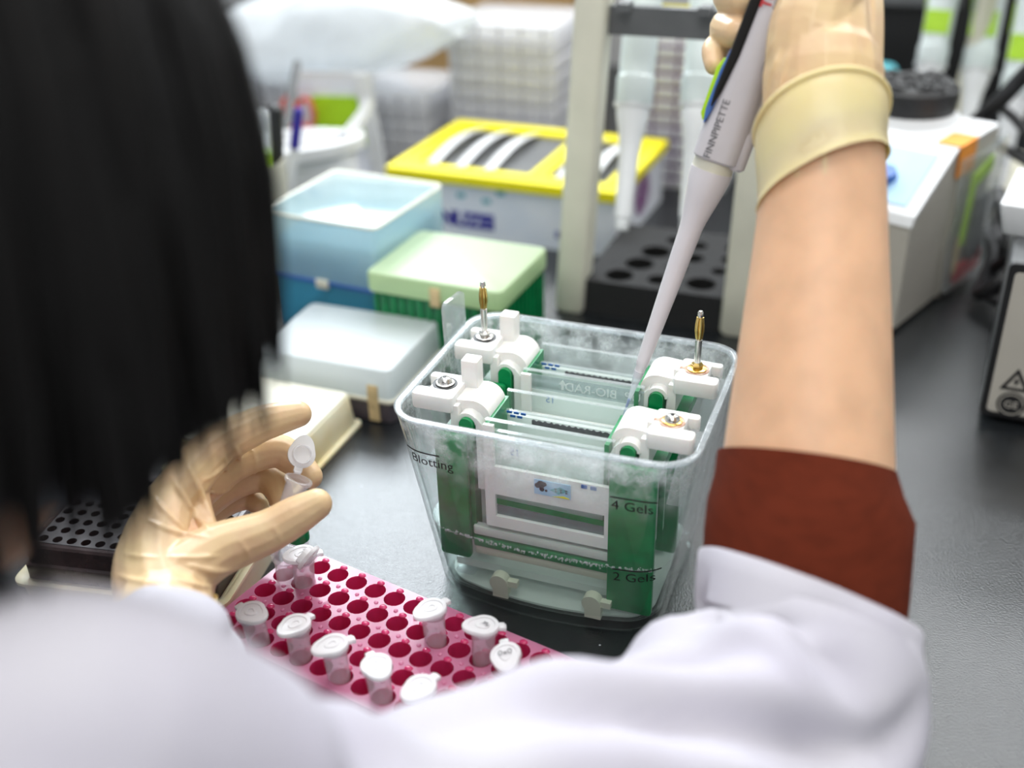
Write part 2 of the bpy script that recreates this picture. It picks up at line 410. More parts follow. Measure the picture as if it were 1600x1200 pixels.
def front_y(u, z):
    pts = [p for p in tring(z) if p.y < -1]; pts.sort(key=lambda p: p.x)
    for a, c in zip(pts, pts[1:]):
        if a.x <= u <= c.x and c.x > a.x:
            return a.y + (c.y - a.y) * (u - a.x) / (c.x - a.x)
    return pts[0].y
b = MB()
rs = [tring(0, -.35), tring(.1, -.1), tring(.35, 0)] + [tring(z) for z in (2, 4, 6, 8, 10, TH)]
rs += [tring(z, -.28) for z in (TH, 10, 8, 6, 4, 2, .7)] + [tring(.5, -.6)]
b.loft(rs); wallo = b.build('tank_wall', 'tank_plastic', tank, 40)
b = MB()
b.loft([tring(12.3, .01), tring(12.34, .07), tring(12.5, .08), tring(12.56, .03), tring(12.56, -.26), tring(12.5, -.31), tring(12.3, -.30)], loop=True)
b.build('rim', 'tank_rim', tank, 60)
def buf(q):
    q.loft([tring(.55, -.65)] + [tring(z, -.3) for z in (.9, 2, 3, 4, 4.75)])
part('floor_sheen', 'cassette_milky', tank, lambda q: q.loft([tring(.52, -.75), tring(.72, -.7)]))  # milky sheet imitating the whitish reflections in the tank bottom
part('buffer_liquid', 'buffer', tank, buf)
# bubbles clinging at the waterline (nobody could count them)
b = MB(); rnd = random.Random(3)
for k in range(330):
    u = rnd.uniform(-6.6, 6.6); z = 4.75 + rnd.gauss(0, .07)
    y = front_y(u, z) + .36
    b.ball((u, y, z), rnd.uniform(.03, .075), 6, 4)
for k in range(150):
    u = rnd.gauss(1.6, 1.3); b.ball((u, -4.86, 5.05 + abs(rnd.gauss(0, .16))), rnd.uniform(.04, .12), 7, 5)
o = b.build('foam_bubbles', 'tube_pp', tank); o['kind'] = 'stuff'
# printed fill marks wrapped on the bowed front wall
def wrap_text(s, u0, z0, size):
    o = text(s, size, 'black_ink', tank, Matrix.Identity(4), 'fill_mark', 0.0)
    for v in o.data.vertices:
        u, z = u0 + v.co.x / U, z0 + v.co.y / U
        v.co = Vector((u, front_y(u, z) - .07, z)) * U
    return o
def wrap_line(u0, u1, z):
    b = MB(); us = [u0 + (u1 - u0) * k / 10 for k in range(11)]
    b.loft([[Vector((u, front_y(u, z) - .05 - s, z + h)) for s, h in ((0, -.04), (0, .04), (.012, .04), (.012, -.04))] for u in us])
    b.build('fill_line', 'black_ink', tank, 0)
wrap_line(-7.45, -5.3, 10.45); wrap_text('Blotting', -7.15, 9.9, .84)
wrap_line(4.3, 6.75, 10.0); wrap_text('4 Gels', 4.35, 9.48, .86)
wrap_line(4.4, 6.9, 5.0); wrap_text('2 Gels', 4.42, 4.46, .86)
# clear tab on the left wall, clear inner guides
part('lid_tab', 'clear_tab', tank, lambda q: q.prism([(2.0, 12.2), (1.85, 14.7), (1.95, 14.95), (2.2, 15.05), (4.4, 14.85), (4.75, 14.6), (4.85, 12.2)], 'x', -8.75, -8.5))
for sx, v in ((-1, -3.1), (-1, 2.9), (1, -3.1), (1, 2.9)):
    def guide(q):
        q.prism([(sx * 8.2, 11.9), (sx * 7.55, 12.1), (sx * 7.2, 12.0), (sx * 6.6, 8), (sx * 7.6, 8)], 'y', v - .75, v + .75)
        q.prism([(sx * 7.4, 12.0), (sx * 7.3, 12.2), (sx * 7.0, 12.1), (sx * 7.1, 11.9)], 'y', v - .72, v + .72)
    part('clear_guide', 'clear_tab', tank, guide, 20)
for u in (-2.6, 3.0):                # grey plugs low in the front wall
    part('plug', 'cream_plastic', tank, lambda q: (q.cyl((u, -5.1, 1.5), (u, -5.7, 1.5), .55, .55, 18), q.box((u + .1, -5.4, .95), (.95, .55, .9)), q.box((u + .75, -5.35, 1.5), (.7, .4, .4))))
for u in (-5.2, 5.2):
    part('foot', 'tank_rim', tank, lambda q: q.rbox((u, -4.2, .5), (1.2, .8, .5), .2, .1))

# ---------------- gel modules (each lifts out of the tank)
def module(v0, plugs, label):
    t = thing('gel_module', label, 'gel module', (0, 0, 0), 0, 'gel modules in the tank')
    mt = Matrix.Translation(Vector(TANK) * U) @ Matrix.Rotation(TYAW, 4, 'Z') @ Matrix.Translation((0, v0 * U, .006))
    t.matrix_world = mt
    for sx in (-1, 1):
        tw = None
        def cap(q):
            q.rbox((sx * 6.7, -1.05, 11.15), (2.5, 1.0, .98), .28, .12)           # cross bar
            q.rbox((sx * 6.35, -.05, 11.15), (1.75, 2.6, .95), .25, .1)           # block carrying the contact
            q.rbox((sx * 7.05, 1.0, 11.15), (1.5, .6, .9), .2, .1)
        tower = part('electrode_tower', 'white_plastic', t, cap)
        def arch(q):                                                              # rounded shoulder beside it
            x0, x1 = sx * 5.65, sx * 3.45
            prof = [(x0, 3.2), (x0, 11.75)] + [(sx * (4.45 - 1.0 * math.sin(R_(a))), 10.85 + 1.0 * math.cos(R_(a))) for a in range(0, 91, 15)] + [(x1, 3.2)]
            hole = [(sx * 5.05, 3.2), (sx * 5.05, 10.7)] + [(sx * (4.6 - .45 * math.sin(R_(a)) ), 10.7 + .42 * math.cos(R_(a))) for a in (-90, -60, -30, 0, 30, 60, 90)] + [(sx * 4.15, 3.2)]
            q.prism(prof, 'y', -.9, 1.45)
            q.prism([(x0, 9.6), (x0, 11.6), (sx * 5.2, 11.6), (sx * 5.1, 9.6)], 'y', -1.35, -.9)
            q.prism([(sx * 4.1, 6.5), (sx * 4.1, 11.2), (sx * 3.75, 10.8), (sx * 3.5, 10.2), (sx * 3.5, 6.5)], 'y', -1.5, -.9)
            q.prism([(sx * (4.6 + .62 * math.cos(R_(a))), 10.75 + .62 * math.sin(R_(a))) for a in range(0, 181, 20)] + [(sx * (4.6 + .46 * math.cos(R_(a))), 10.7 + .42 * math.sin(R_(a))) for a in range(180, -1, -20)], 'y', -1.5, -.9)
        part('shoulder', 'white_plastic', t, arch, 30)
        if sx < 0:
            part('upright_peg', 'white_plastic', t, lambda q: q.rbox((-5.25, 1.0, 11.2), (1.0, .95, 2.25), .12, .08))
        else:
            part('fin', 'white_plastic', t, lambda q: q.prism([(5.55, 10), (5.55, 12.15), (5.3, 12.2), (5.25, 11.2), (4.9, 10)], 'y', -.55, .2))
        def knob(q):
            q.prism([(sx * 5.0, 3), (sx * 5.0, 10.75)] + [(sx * (4.6 + .4 * math.cos(R_(a))), 10.75 + .4 * math.sin(R_(a))) for a in range(0, 181, 20)][::1] + [(sx * 4.2, 3)], 'y', -1.75, -.6)
        part('clamp_knob', 'green_plastic', t, knob, 40)
        def wing(q):
            z0 = 1.9 if sx < 0 else .5
            xa, xb = (4.45, 6.35) if sx < 0 else (3.75, 6.35)
            q.rbox((sx * (xa + xb) / 2, 0, 0), (xb - xa, 10.25 - z0, .35), .25, .06)
            q.xf(Matrix.Translation((0, -1.85, (z0 + 10.25) / 2)) @ Matrix.Rotation(R_(90), 4, 'X'))
            q.prism([(sx * 4.3, 9.2), (sx * 4.3, 9.8), (sx * 6.3, 9.8), (sx * 6.3, 9.2)], 'y', -1.7, 1.6)
        part('clamp_wing', 'green_plastic', t, wing)
        part('clamp_frame', 'green_plastic', t, lambda q: (q.box((sx * 5.0, 1.75, 7.0), (1.9, .35, 6.5)), q.box((sx * 3.42, 0, 6.8), (.25, 3.2, 8.4))))
        # electrical contact
        cx, cy = sx * 6.5, 0
        part('contact_ring', 'black_rubber' if sx < 0 else 'rust_stain', t, lambda q: q.lathe([(.2, 12.08), (.70, 12.08), (.70, 12.14), (.2, 12.15)], 28, (cx, cy, 0)))
        part('washer', 'steel' if sx < 0 else 'brass', t, lambda q: q.lathe([(.1, 12.12), (.55, 12.12), (.55, 12.2), (.50, 12.23), (.1, 12.23)], 28, (cx, cy, 0)))
        if plugs:
            part('plug_nut', 'steel' if sx < 0 else 'brass', t, lambda q: q.lathe([(.3, 12.2), (.34, 12.3), (.34, 12.5), (.22, 12.6)], 6 if sx > 0 else 20, (cx, cy, 0)))
            part('plug_stem', 'steel', t, lambda q: q.lathe([(.2, 12.5), (.2, 14.0), (.15, 14.05), (.15, 14.15)], 16, (cx, cy, 0)))
            sp = part('banana_spring', 'brass', t, lambda q: [q.tube([(cx + .13 * math.cos(R_(a)), cy + .13 * math.sin(R_(a)), 14.1), (cx + .2 * math.cos(R_(a)), cy + .2 * math.sin(R_(a)), 14.6), (cx + .19 * math.cos(R_(a)), cy + .19 * math.sin(R_(a)), 14.95), (cx + .13 * math.cos(R_(a)), cy + .13 * math.sin(R_(a)), 15.4)], .085, 6) for a in range(0, 360, 60)] and q.lathe([(.13, 14.05), (.13, 15.45)], 12, (cx, cy, 0)))
            part('plug_tip', 'steel', t, lambda q: q.lathe([(.15, 15.4), (.17, 15.5), (.16, 15.72), (.10, 15.8), (.01, 15.82)], 16, (cx, cy, 0)))
        else:
            part('screw_head', 'steel', t, lambda q: q.lathe([(.42, 12.2), (.42, 12.26), (.36, 12.40), (.24, 12.50), (.11, 12.54), (.10, 12.44), (.001, 12.44)], 24, (cx, cy, 0)))
            part('screw_socket', 'black_ink', t, lambda q: q.lathe([(.10, 12.44), (.10, 12.53), (.001, 12.53)], 6, (cx, cy, 0)))
        if sx > 0:
            part('rust_trail', 'rust_stain', t, lambda q: q.prism([(6.0, .14), (5.52, .05), (5.52, -.12), (6.0, -.12)], 'z', 12.05, 12.125))
    # two gel cassettes
    for s in (-1, 1):
        c = part('gel_cassette', 'cassette_milky', t, lambda q: (q.box((.25, s * 1.4, 6.9), (7.2, .3, 6.2))))
        g1 = part('tall_plate', 'glass_plate', c, lambda q: q.box((.25, s * 1.68, 7.2), (7.3, .2, 8.3)), 0)
        g2 = part('short_plate', 'glass_plate', c, lambda q: q.box((.25, s * 1.12, 6.9), (7.3, .2, 6.9)), 0)
        def edge(q):
            q.box((.25, s * 1.68, 11.38), (7.3, .24, .07)); q.box((.25, s * 1.12, 10.38), (7.3, .24, .07))
        part('plate_edge', 'clear_tab', c, edge, 0)
        if s > 0:
            def strip(q):
                n = 40; top = []
                for k in range(n + 1):
                    u = -1.7 + 5.2 * k / n; top.append((u, 10.08 + .06 * math.sin(k * 2.3)))
                q.prism(top + [(3.5, 9.72), (-1.7, 9.8)], 'y', s * 1.0 - .06, s * 1.0)
            part('well_strip', 'grey_ink', c, strip, 0)
            for k in range(5):
                part('blue_mark', 'blue_ink', c, lambda q: q.box((-3.05 + .42 * (k % 3) + .2 * (k // 3), s * 1.0 - .03, 10.36 - .24 * (k // 3)), (.3, .06, .13)), 0)
        else:
            # white cassette face with a window, seen through the tank wall
            def face(q):
                y0, y1 = -2.06, -1.82
                for (a, b_, c_, d_) in ((-3.45, -2.85, 4.5, 11.2), (-2.85, 3.9, 6.75, 8.6), (-2.85, 3.9, 4.5, 5.25), (3.5, 3.9, 5.25, 6.75)):
                    q.box(((a + b_) / 2, (y0 + y1) / 2, (c_ + d_) / 2), (b_ - a, y1 - y0, d_ - c_))
            part('cassette_face', 'white_plastic', c, face, 0)
            part('window_gasket', 'green_plastic', c, lambda q: q.prism([(-2.85, 5.95), (-2.85, 6.3), (3.5, 6.2), (3.5, 5.85)], 'y', -1.84, -1.8), 0)
            part('window_tint', 'smoke_band', c, lambda q: q.box((.3, -1.81, 5.55), (6.3, .04, .6)), 0)  # smoky grey strip behind the lower part of the window
            text('15', .6, 'blue_ink', c, frame((-1.4, -1.84, 9.6), (-1, 0, 0), (0, 0, 1)), 'printed_number')
            if plugs:
                part('smoked_band', 'smoke_band', c, lambda q: q.box((.25, s * 1.68 + .2, 10.5), (7.2, .05, .95)), 0)
                text('UP  BIO-RAD', .8, 'white_ink', c, frame((3.7, s * 1.68 + .12, 10.5), (-1, 0, 0), (0, 0, 1)), 'printed_mark')
                part('printed_arrow', 'white_ink', c, lambda q: (q.prism([(-1.1, 10.25), (-1.1, 10.6), (-1.25, 10.6), (-1.02, 10.95), (-.8, 10.6), (-.95, 10.6), (-.95, 10.25)], 'y', s * 1.68 + .11, s * 1.68 + .12)), 0)
    def rail(z0, z1, mat_, nm, y):
        part(nm, mat_, t, lambda q: q.rbox((.1, y, z0), (8.9, .5, z1 - z0), .12, .08))
    rail(3.55, 4.15, 'white_plastic', 'bottom_rail', -1.7); rail(2.75, 3.4, 'green_plastic', 'gasket', -1.75); rail(2.1, 2.7, 'cream_plastic', 'lower_rail', -1.6)
    rail(3.6, 4.1, 'white_plastic', 'bottom_rail', 1.7); rail(2.8, 3.4, 'green_plastic', 'gasket', 1.7)
    part('base_plate', 'cassette_milky', t, lambda q: q.box((0, 0, 1.0), (11.4, 3.0, .5)))
    part('leg', 'white_plastic', t, lambda q: (q.box((-5.2, 0, 1.9), (.8, 1.6, 2.8)), q.box((5.2, 0, 1.9), (.8, 1.6, 2.8))))
    return t
front_mod = module(-3.0, False, 'front white and green gel module with domed screw heads and small sticker')
module(3.0, True, 'back white and green gel module with upright gold banana plugs')
# small printed sticker on the front cassette
stk = part('sticker', 'screen_blue', front_mod, lambda q: q.box((.55, -2.1, 7.85), (2.1, .05, .95)), 0)
part('sticker_print', 'black_ink', stk, lambda q: [q.ball((-.1 + dx, -2.13, 7.95 + dz), r, 10, 6, (1, .08, 1)) for dx, dz, r in ((0, .1, .24), (-.2, 0, .17), (.2, .15, .14), (.05, -.2, .15), (.3, -.25, .08))])
part('sticker_print', 'yellow_card', stk, lambda q: q.prism([(.55, 7.4), (1.2, 7.55), (1.55, 7.45), (1.55, 7.4)], 'y', -2.14, -2.12), 0)
part('sticker_print', 'teal_print', stk, lambda q: q.prism([(.4, 7.8), (.9, 7.6), (1.5, 7.9), (1.0, 8.1)], 'y', -2.135, -2.125), 0)
for k in range(3):
    x = .75 + .3 * k
    part('sticker_glyph', 'black_ink', stk, lambda q: (q.box((x, -2.145, 7.95), (.16, .01, .04)), q.box((x, -2.145, 7.85), (.04, .01, .24)), q.box((x + .03, -2.145, 7.78), (.14, .01, .03))), 0)
for k in range(2):
    part('blue_mark', 'blue_ink', front_mod, lambda q: q.box((2.35 + .52 * k, -2.07, 8.4), (.34, .05, .22)), 0)
# ================================================================ pink tube rack and microtubes
PY = -0.5714; PX, PYV = 1.35, 1.35 * 1.149
RT = 2.8                                              # rack top height
rack = thing('tube_rack', 'translucent pink microtube rack with round wells in rows of sixteen', 'tube rack', (-13.34, 50.68, 0), PY)
def hole(i, j): return Vector((PX * i, -PYV * j, RT))  # local; i = 0..15, j = -1..3
HR = .61
def plate(q):
    nx, ny = 16, 5
    ang = [2 * math.pi * k / 16 for k in range(16)]
    for i in range(nx):
        for j in range(-1, 4):
            c = hole(i, j); vs, fs = [], []
            for z in (RT, RT - .15):
                for a in ang:
                    vs.append(Vector((c.x + HR * math.cos(a), c.y + HR * math.sin(a), z)))
                for a in ang:
                    x, y = math.cos(a), math.sin(a); s_ = 1 / max(abs(x), abs(y))
                    vs.append(Vector((c.x + x * s_ * PX / 2, c.y + y * s_ * PYV / 2, z)))
            for k in range(16):
                k2 = (k + 1) % 16
                fs += [(k, k2, 16 + k2, 16 + k), (32 + k2, 32 + k, 48 + k, 48 + k2), (k2, k, 32 + k, 32 + k2)]
            q.add(vs, fs)
part('top_plate', 'pink_rack', rack, plate, 30)
x0, x1 = -PX * .5 - .25, PX * 15.5 + .25; y0, y1 = -PYV * 3.5 - .25, PYV * 1.5 + .25
def skirt(q):
    def rg(o, z): return [Vector((x + (x0 + x1) / 2, y + (y0 + y1) / 2, z)) for x, y in rrect(x1 - x0 + 2 * o, y1 - y0 + 2 * o, .4 + max(o, 0))]
    q.loft([rg(-.25, RT), rg(-.05, RT), rg(.0, RT - .08), rg(.22, 0), rg(.08, 0), rg(-.15, RT - .2), rg(-.25, RT - .15)], loop=True)
part('skirt', 'pink_rack', rack, skirt)
# one well with its rounded catch, shared by all eighty
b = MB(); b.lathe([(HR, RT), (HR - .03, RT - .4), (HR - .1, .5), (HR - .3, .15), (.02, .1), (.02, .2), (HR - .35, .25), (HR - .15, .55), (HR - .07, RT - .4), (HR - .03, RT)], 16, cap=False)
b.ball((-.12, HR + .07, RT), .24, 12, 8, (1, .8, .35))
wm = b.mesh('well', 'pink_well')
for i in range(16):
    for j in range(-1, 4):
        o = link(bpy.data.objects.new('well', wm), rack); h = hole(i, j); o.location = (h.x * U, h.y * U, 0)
nub = MB(); nub.lathe([(.13, RT - .02), (.12, RT + .05), (.06, RT + .08), (.001, RT + .08)], 8); nm_ = nub.mesh('peg', 'pink_rack')
for i in range(15):
    for j in range(-1, 3):
        o = link(bpy.data.objects.new('peg', nm_), rack); h = (hole(i, j) + hole(i + 1, j + 1)) / 2; o.location = (h.x * U, h.y * U, 0)

TUBE_L = 4.1
def tube_meshes():
    d = {}
    b = MB(); b.lathe([(.07, 0), (.16, .03), (.22, .15), (.50, 1.9), (.535, 3.9), (.66, 3.92), (.68, 3.98), (.68, 4.08), (.62, 4.1), (.53, 4.1), (.49, 3.9), (.46, 1.9), (.18, .2), (.02, .12)], 24)
    d['body'] = b.mesh('tube_body', 'tube_pp')
    b = MB()                                              # closed lid, lip at +x, hinge at -x
    out = []
    for k in range(36):
        a = 2 * math.pi * k / 36; r = .68
        x, y = r * math.cos(a), r * math.sin(a)
        if math.cos(a) > .55: x += .30 * ((math.cos(a) - .55) / .45) ** .7
        out.append((x, y))
    b.loft([[Vector((x * s, y * s, z)) for x, y in out] for s, z in ((.98, 4.1), (1, 4.14), (1, 4.24), (.96, 4.29), (.72, 4.29), (.70, 4.25), (.40, 4.24), (.37, 4.28), (.22, 4.28), (.19, 4.24), (.01, 4.24))])
    b.rbox((-.78, 0, 4.02), (.28, .42, .2), .06, .04); b.rbox((-.92, 0, 3.95), (.14, .34, .22), .05, .04)
    b.lathe([(.50, 4.12), (.47, 3.82), (.42, 3.82), (.40, 4.12)], 24, cap=False)
    d['lid'] = b.mesh('tube_lid', 'tube_lid')
    return d
TM = tube_meshes()
def microtube(label, i=None, j=None, rot=0, lean=(0, 0), lift=.75, closed=True, writing=None):
    h = hole(i, j)
    base = Vector((-13.34, 50.68, 0)) + Matrix.Rotation(PY, 3, 'Z') @ Vector((h.x, h.y, 0))
    t = thing('microtube', label, 'tube', (base.x, base.y, lift), 0, 'microtubes in the pink rack')
    t.rotation_euler = (lean[0], lean[1], rot); t.scale = (1.16, 1.16, 1.12)
    link(bpy.data.objects.new('tube_body', TM['body']), t)
    lid = link(bpy.data.objects.new('lid', TM['lid']), t)
    if not closed:
        lid.matrix_local = Matrix.Translation((-.0085, 0, .0395)) @ Matrix.Rotation(R_(-115), 4, 'Y') @ Matrix.Translation((.0085, 0, -.0395))
    if writing:
        o = text(writing, .42, 'grey_ink', t, frame((-.05, 0, 4.31), (0, 1, 0), (-1, 0, 0)), 'handwriting', .002, 'CENTER')
    return t
def face_to(px_angle_deg):                             # lid lip towards this direction, degrees in bench plane
    return R_(px_angle_deg)
tubes = [
    (1, 0, 200, (R_(-2), R_(-3)), '*4*', 'capped tube with handwriting beside the green-capped vial, partly under the thumb'),
    (2, 3, -40, (R_(4), R_(-2)), None, 'capped tube at the near left corner of the pink rack'),
    (4, 3, 230, (R_(3), R_(-2)), None, 'capped tube with its lip turned down left, second in the near row'),
    (6, 3, 205, (R_(3), R_(2)), None, 'capped tube with pointed lip turned left, third in the near row'),
    (8, 3, -65, (R_(2), R_(-2)), None, 'round-lidded capped tube, fourth in the near row'),
    (10, 3, 225, (R_(2), R_(2)), None, 'capped tube half hidden behind the white sleeve in the near row'),
    (8, 0, 222, (R_(4), R_(0)), None, 'capped tube with lip turned left, standing alone in the middle of the rack'),
    (10, 0, 183, (R_(3), R_(-3)), '4*', 'capped tube with faint handwriting beside the sleeve fold'),
    (12, 0, -85, (R_(12), R_(3)), '0x0', 'capped tube with blue writing at the far right of the rack'),
]
for i, j, rot, lean, wr, lb in tubes:
    microtube(lb, i, j, R_(rot), lean, writing=wr, lift=.15)
microtube('clear tube with its lid open at the corner of the rack by the thumb', 0, 0, R_(150), (R_(-4), R_(-8)), .2, False)
# green-capped screw vial in the corner well
hv = Vector((-13.34, 50.68, 0)) + Matrix.Rotation(PY, 3, 'Z') @ Vector((0, PYV, 0))
vial = thing('screw_vial', 'small clear vial with a bright green screw cap behind the thumb', 'vial', (hv.x, hv.y, 1.1))
part('vial_body', 'tube_pp', vial, lambda q: q.lathe([(.3, 0), (.5, .2), (.52, 3.2), (.45, 3.3), (.45, 3.6)], 20))
def vcap(q):
    rs = []
    for z, s in ((3.25, 1), (3.3, 1.02), (4.1, 1.0), (4.2, .93), (4.2, .01)):
        rs.append([Vector(((.6 + (.02 if k % 2 else 0)) * s * math.cos(2 * math.pi * k / 48), (.6 + (.02 if k % 2 else 0)) * s * math.sin(2 * math.pi * k / 48), z)) for k in range(48)])
    q.loft(rs)
part('screw_cap', 'green_plastic', vial, vcap)

# ================================================================ brown 96-well rack on its cream base
BY = -0.2099; BP = .9; BZ = 4.57
br = thing('cooler_rack', 'dark brown ninety-six-hole tube block standing in a cream tray', 'tube rack', (-27.32, 52.41, 0), BY)
def btop(q):
    ang = [2 * math.pi * k / 16 for k in range(16)]
    for i in range(12):
        for j in range(8):
            cx, cy = BP * i, BP * j; vs, fs = [], []
            for rr in (.29,):
                for a in ang: vs.append(Vector((cx + rr * math.cos(a), cy + rr * math.sin(a), BZ)))
            for a in ang:
                x, y = math.cos(a), math.sin(a); s_ = 1 / max(abs(x), abs(y)); vs.append(Vector((cx + x * s_ * BP / 2, cy + y * s_ * BP / 2, BZ)))
            for k in range(16):
                k2 = (k + 1) % 16; fs.append((k, k2, 16 + k2, 16 + k))
            q.add(vs, fs)
part('hole_plate', 'brown_top', br, btop, 0)
def brs(q):
    cx, cy = BP * 5.5, BP * 3.5
    def rg(o, z): return [Vector((x + cx, y + cy, z)) for x, y in rrect(BP * 12 + 2 * o, BP * 8 + 2 * o, .35)]
    q.loft([rg(-.05, BZ), rg(.25, BZ), rg(.38, BZ - .12), rg(.4, BZ - 1.2), rg(.55, BZ - 1.3), rg(.55, BZ - 2.3)], cap0=False)
part('block', 'brown_plastic', br, brs)
b = MB(); b.lathe([(.29, BZ), (.27, BZ - 1.2), (.1, BZ - 1.9), (.01, BZ - 1.9)], 16, cap=False); hm = b.mesh('hole', 'brown_plastic')
for i in range(12):
    for j in range(8):
        o = link(bpy.data.objects.new('hole', hm), br); o.location = (BP * i * U, BP * j * U, 0)
ct = thing('cream_tray', 'cream plastic tray holding the dark brown tube block', 'tray', (-27.32, 52.41, 0), BY)
def ctr(q):
    cx, cy = BP * 5.5, BP * 3.5
    def rg(o, z): return [Vector((x + cx, y + cy, z)) for x, y in rrect(BP * 12 + 2 * o, BP * 8 + 2 * o, .8)]
    q.loft([rg(.8, 0), rg(1.0, 2.0), rg(1.25, 2.2), rg(1.25, 2.4), rg(1.0, 2.4), rg(.7, 2.2), rg(.66, 2.05)])
part('tray_body', 'cream_lid', ct, ctr)
pcr = thing('pcr_tube_strip', 'short strip of tiny clear tubes lying on the brown block', 'tube strip', Vector((-27.32, 52.41, BZ)) + Matrix.Rotation(BY, 3, 'Z') @ Vector((1.7, 6.6, 0)), BY)
for k in range(4):
    part('tiny_tube', 'tube_pp', pcr, lambda q: q.lathe([(.3, .0), (.34, .05), (.36, .3), (.30, .34), (.24, .3), (.2, .1)], 14, (k * .9, (k % 2) * .05, .02)))
part('link', 'tube_pp', pcr, lambda q: q.box((1.35, 0, .2), (3.0, .12, .06)))

# ================================================================ boxes behind the tank
def quadthing(name, label, cat, c, yaw, group=None): return thing(name, label, cat, c, yaw, group)
# white box with masking tape
t = quadthing('tip_box', 'milky white lidded box with a strip of masking tape on its corner', 'box', (-12.6, 77.8, 0), R_(-21.5))
part('lower_tray', 'dark_tray', t, lambda q: q.rbox((0, 0, 0), (11.5, 9.0, 2.0), .5, .12))
part('lid', 'white_lid', t, lambda q: q.rbox((0, 0, 1.95), (11.8, 9.3, 2.5), .6, .25, taper=-.15))
part('lip', 'cream_plastic', t, lambda q: q.rbox((0, 0, 1.75), (12.0, 9.5, .3), .6, .08))
part('tape_strip', 'masking_tape', t, lambda q: q.prism([(-4.76, .2), (-4.80, 1.8), (-4.82, 2.1), (-4.74, 3.2), (-4.66, 3.2), (-4.70, 2.1), (-4.66, .2)], 'x', 3.9, 4.75))
# cream flat lid lying in front of it
t = quadthing('flat_box', 'yellowed cream flat box lid behind the gloved fingers', 'box', (-18.1, 68.9, 0), R_(-21))
part('lid_top', 'cream_plastic', t, lambda q: q.rbox((0, 0, 2.55), (9.6, 9.0, .4), .4, .1))
part('lid_side', 'cream_lid', t, lambda q: q.rbox((0, 0, 0), (10.3, 9.7, 2.75), .45, .12, taper=-.25))
part('lid_rim', 'cream_lid', t, lambda q: q.rbox((0, 0, 0), (10.9, 10.3, .35), .5, .1))
# green tip box
t = quadthing('tip_box', 'dark green ribbed tip box with a pale green lid', 'box', (-4.1, 83.9, 0), R_(-24))
part('box_body', 'dark_green_plastic', t, lambda q: q.rbox((0, 0, 0), (11.3, 9.1, 6.3), .6, .1))
for k in range(14):
    part('rib', 'green_plastic', t, lambda q: q.box((-5.2 + k * .8, -4.6, 3.1), (.25, .22, 5.8)))
for k in range(11):
    part('rib', 'green_plastic', t, lambda q: q.box((5.68, -4.0 + k * .8, 3.1), (.22, .25, 5.8)))
part('lid', 'green_lid', t, lambda q: q.rbox((0, 0, 6.2), (11.9, 9.7, 1.75), .7, .25))
part('latch', 'masking_tape', t, lambda q: q.rbox((.3, -4.92, 5.9), (.9, .2, 1.6), .08, .06))
# blue tip box
t = quadthing('tip_box', 'blue tip box with a clear lid, behind the milky white box', 'box', (-13.2, 92.0, 0), R_(-26))
part('box_body', 'blue_body', t, lambda q: q.rbox((0, 0, 0), (11.0, 11.2, 5.0), .6, .12))
part('insert', 'blue_body', t, lambda q: q.rbox((0, 0, 5.0), (10.2, 10.4, 3.1), .5, .12))
part('lid', 'blue_lid', t, lambda q: q.rbox((0, 0, 4.9), (11.4, 11.6, 5.6), .7, .3))
part('lid_edge', 'cream_plastic', t, lambda q: q.loft([[Vector((x, y, z)) for x, y in rrect(11.4 + o, 11.6 + o, .7)] for o, z in ((-.5, 10.5), (-.1, 10.55), (.05, 10.4), (-.2, 10.3))], loop=True))
part('latch', 'blue_label', t, lambda q: q.box((0, -5.75, 4.9), (11.0, .25, .3)))
part('latch_button', 'cream_plastic', t, lambda q: q.rbox((0, -5.9, 4.4), (1.2, .3, .8), .1, .08))
# tissue box with yellow slotted top
YW = R_(-23.4)
t = quadthing('mask_box', 'white cardboard box with a bright yellow slotted top and blue lettering', 'box', (2.6, 114.6, 0), YW)
part('carton', 'white_card', t, lambda q: q.box((0, 0, 3.2), (24.0, 17.2, 6.4)), 0)
def ytop(q):
    for a, b_, c_, d_ in ((-12.3, -10.0, -8.9, 8.9), (2.4, 4.2, -8.9, 8.9), (10.4, 12.3, -8.9, 8.9), (-10.0, 2.4, -8.9, -6.4), (-10.0, 2.4, 6.4, 8.9), (4.2, 10.4, -8.9, -6.4), (4.2, 10.4, 6.4, 8.9)):
        q.box(((a + b_) / 2, (c_ + d_) / 2, 6.62), (b_ - a, d_ - c_, .35))
    q.box((0, -8.98, 6.3), (24.9, .14, .99)); q.box((12.38, 0, 6.3), (.14, 17.8, .99)); q.box((-12.38, 0, 6.3), (.14, 17.8, .99))
part('yellow_top', 'yellow_card', t, ytop, 0)
part('slot_floor', 'grey_metal', t, lambda q: q.box((0, 0, 6.40), (21, 13.4, .06)), 0)
for k, x in enumerate((-8.4, -5.2, -2.0, 1.0, 5.8, 8.6)):
    def slat(q):
        rs = []
        for i in range(9):
            s_ = -6.3 + 12.6 * i / 8; z = 6.55 + .75 * math.sin(math.pi * i / 8)
            rs.append([Vector((x - .7, s_, z)), Vector((x + .7, s_, z + .3)), Vector((x + .7, s_, z + .38)), Vector((x - .7, s_, z + .08))])
        q.loft(rs)
    if x != 1.0: part('paper_slat', 'paper_white', t, slat, 0)
text('INUZEI', 2.1, 'navy_ink', t, frame((-7.2, -8.63, 1.9), (1, 0, 0), (0, 0, 1)), 'lettering', .01, bold=.13)
text('INUZEI', 1.0, 'navy_ink', t, frame((6.0, -8.63, 1.6), (1, 0, 0), (0, 0, 1)), 'lettering', .01, bold=.04)
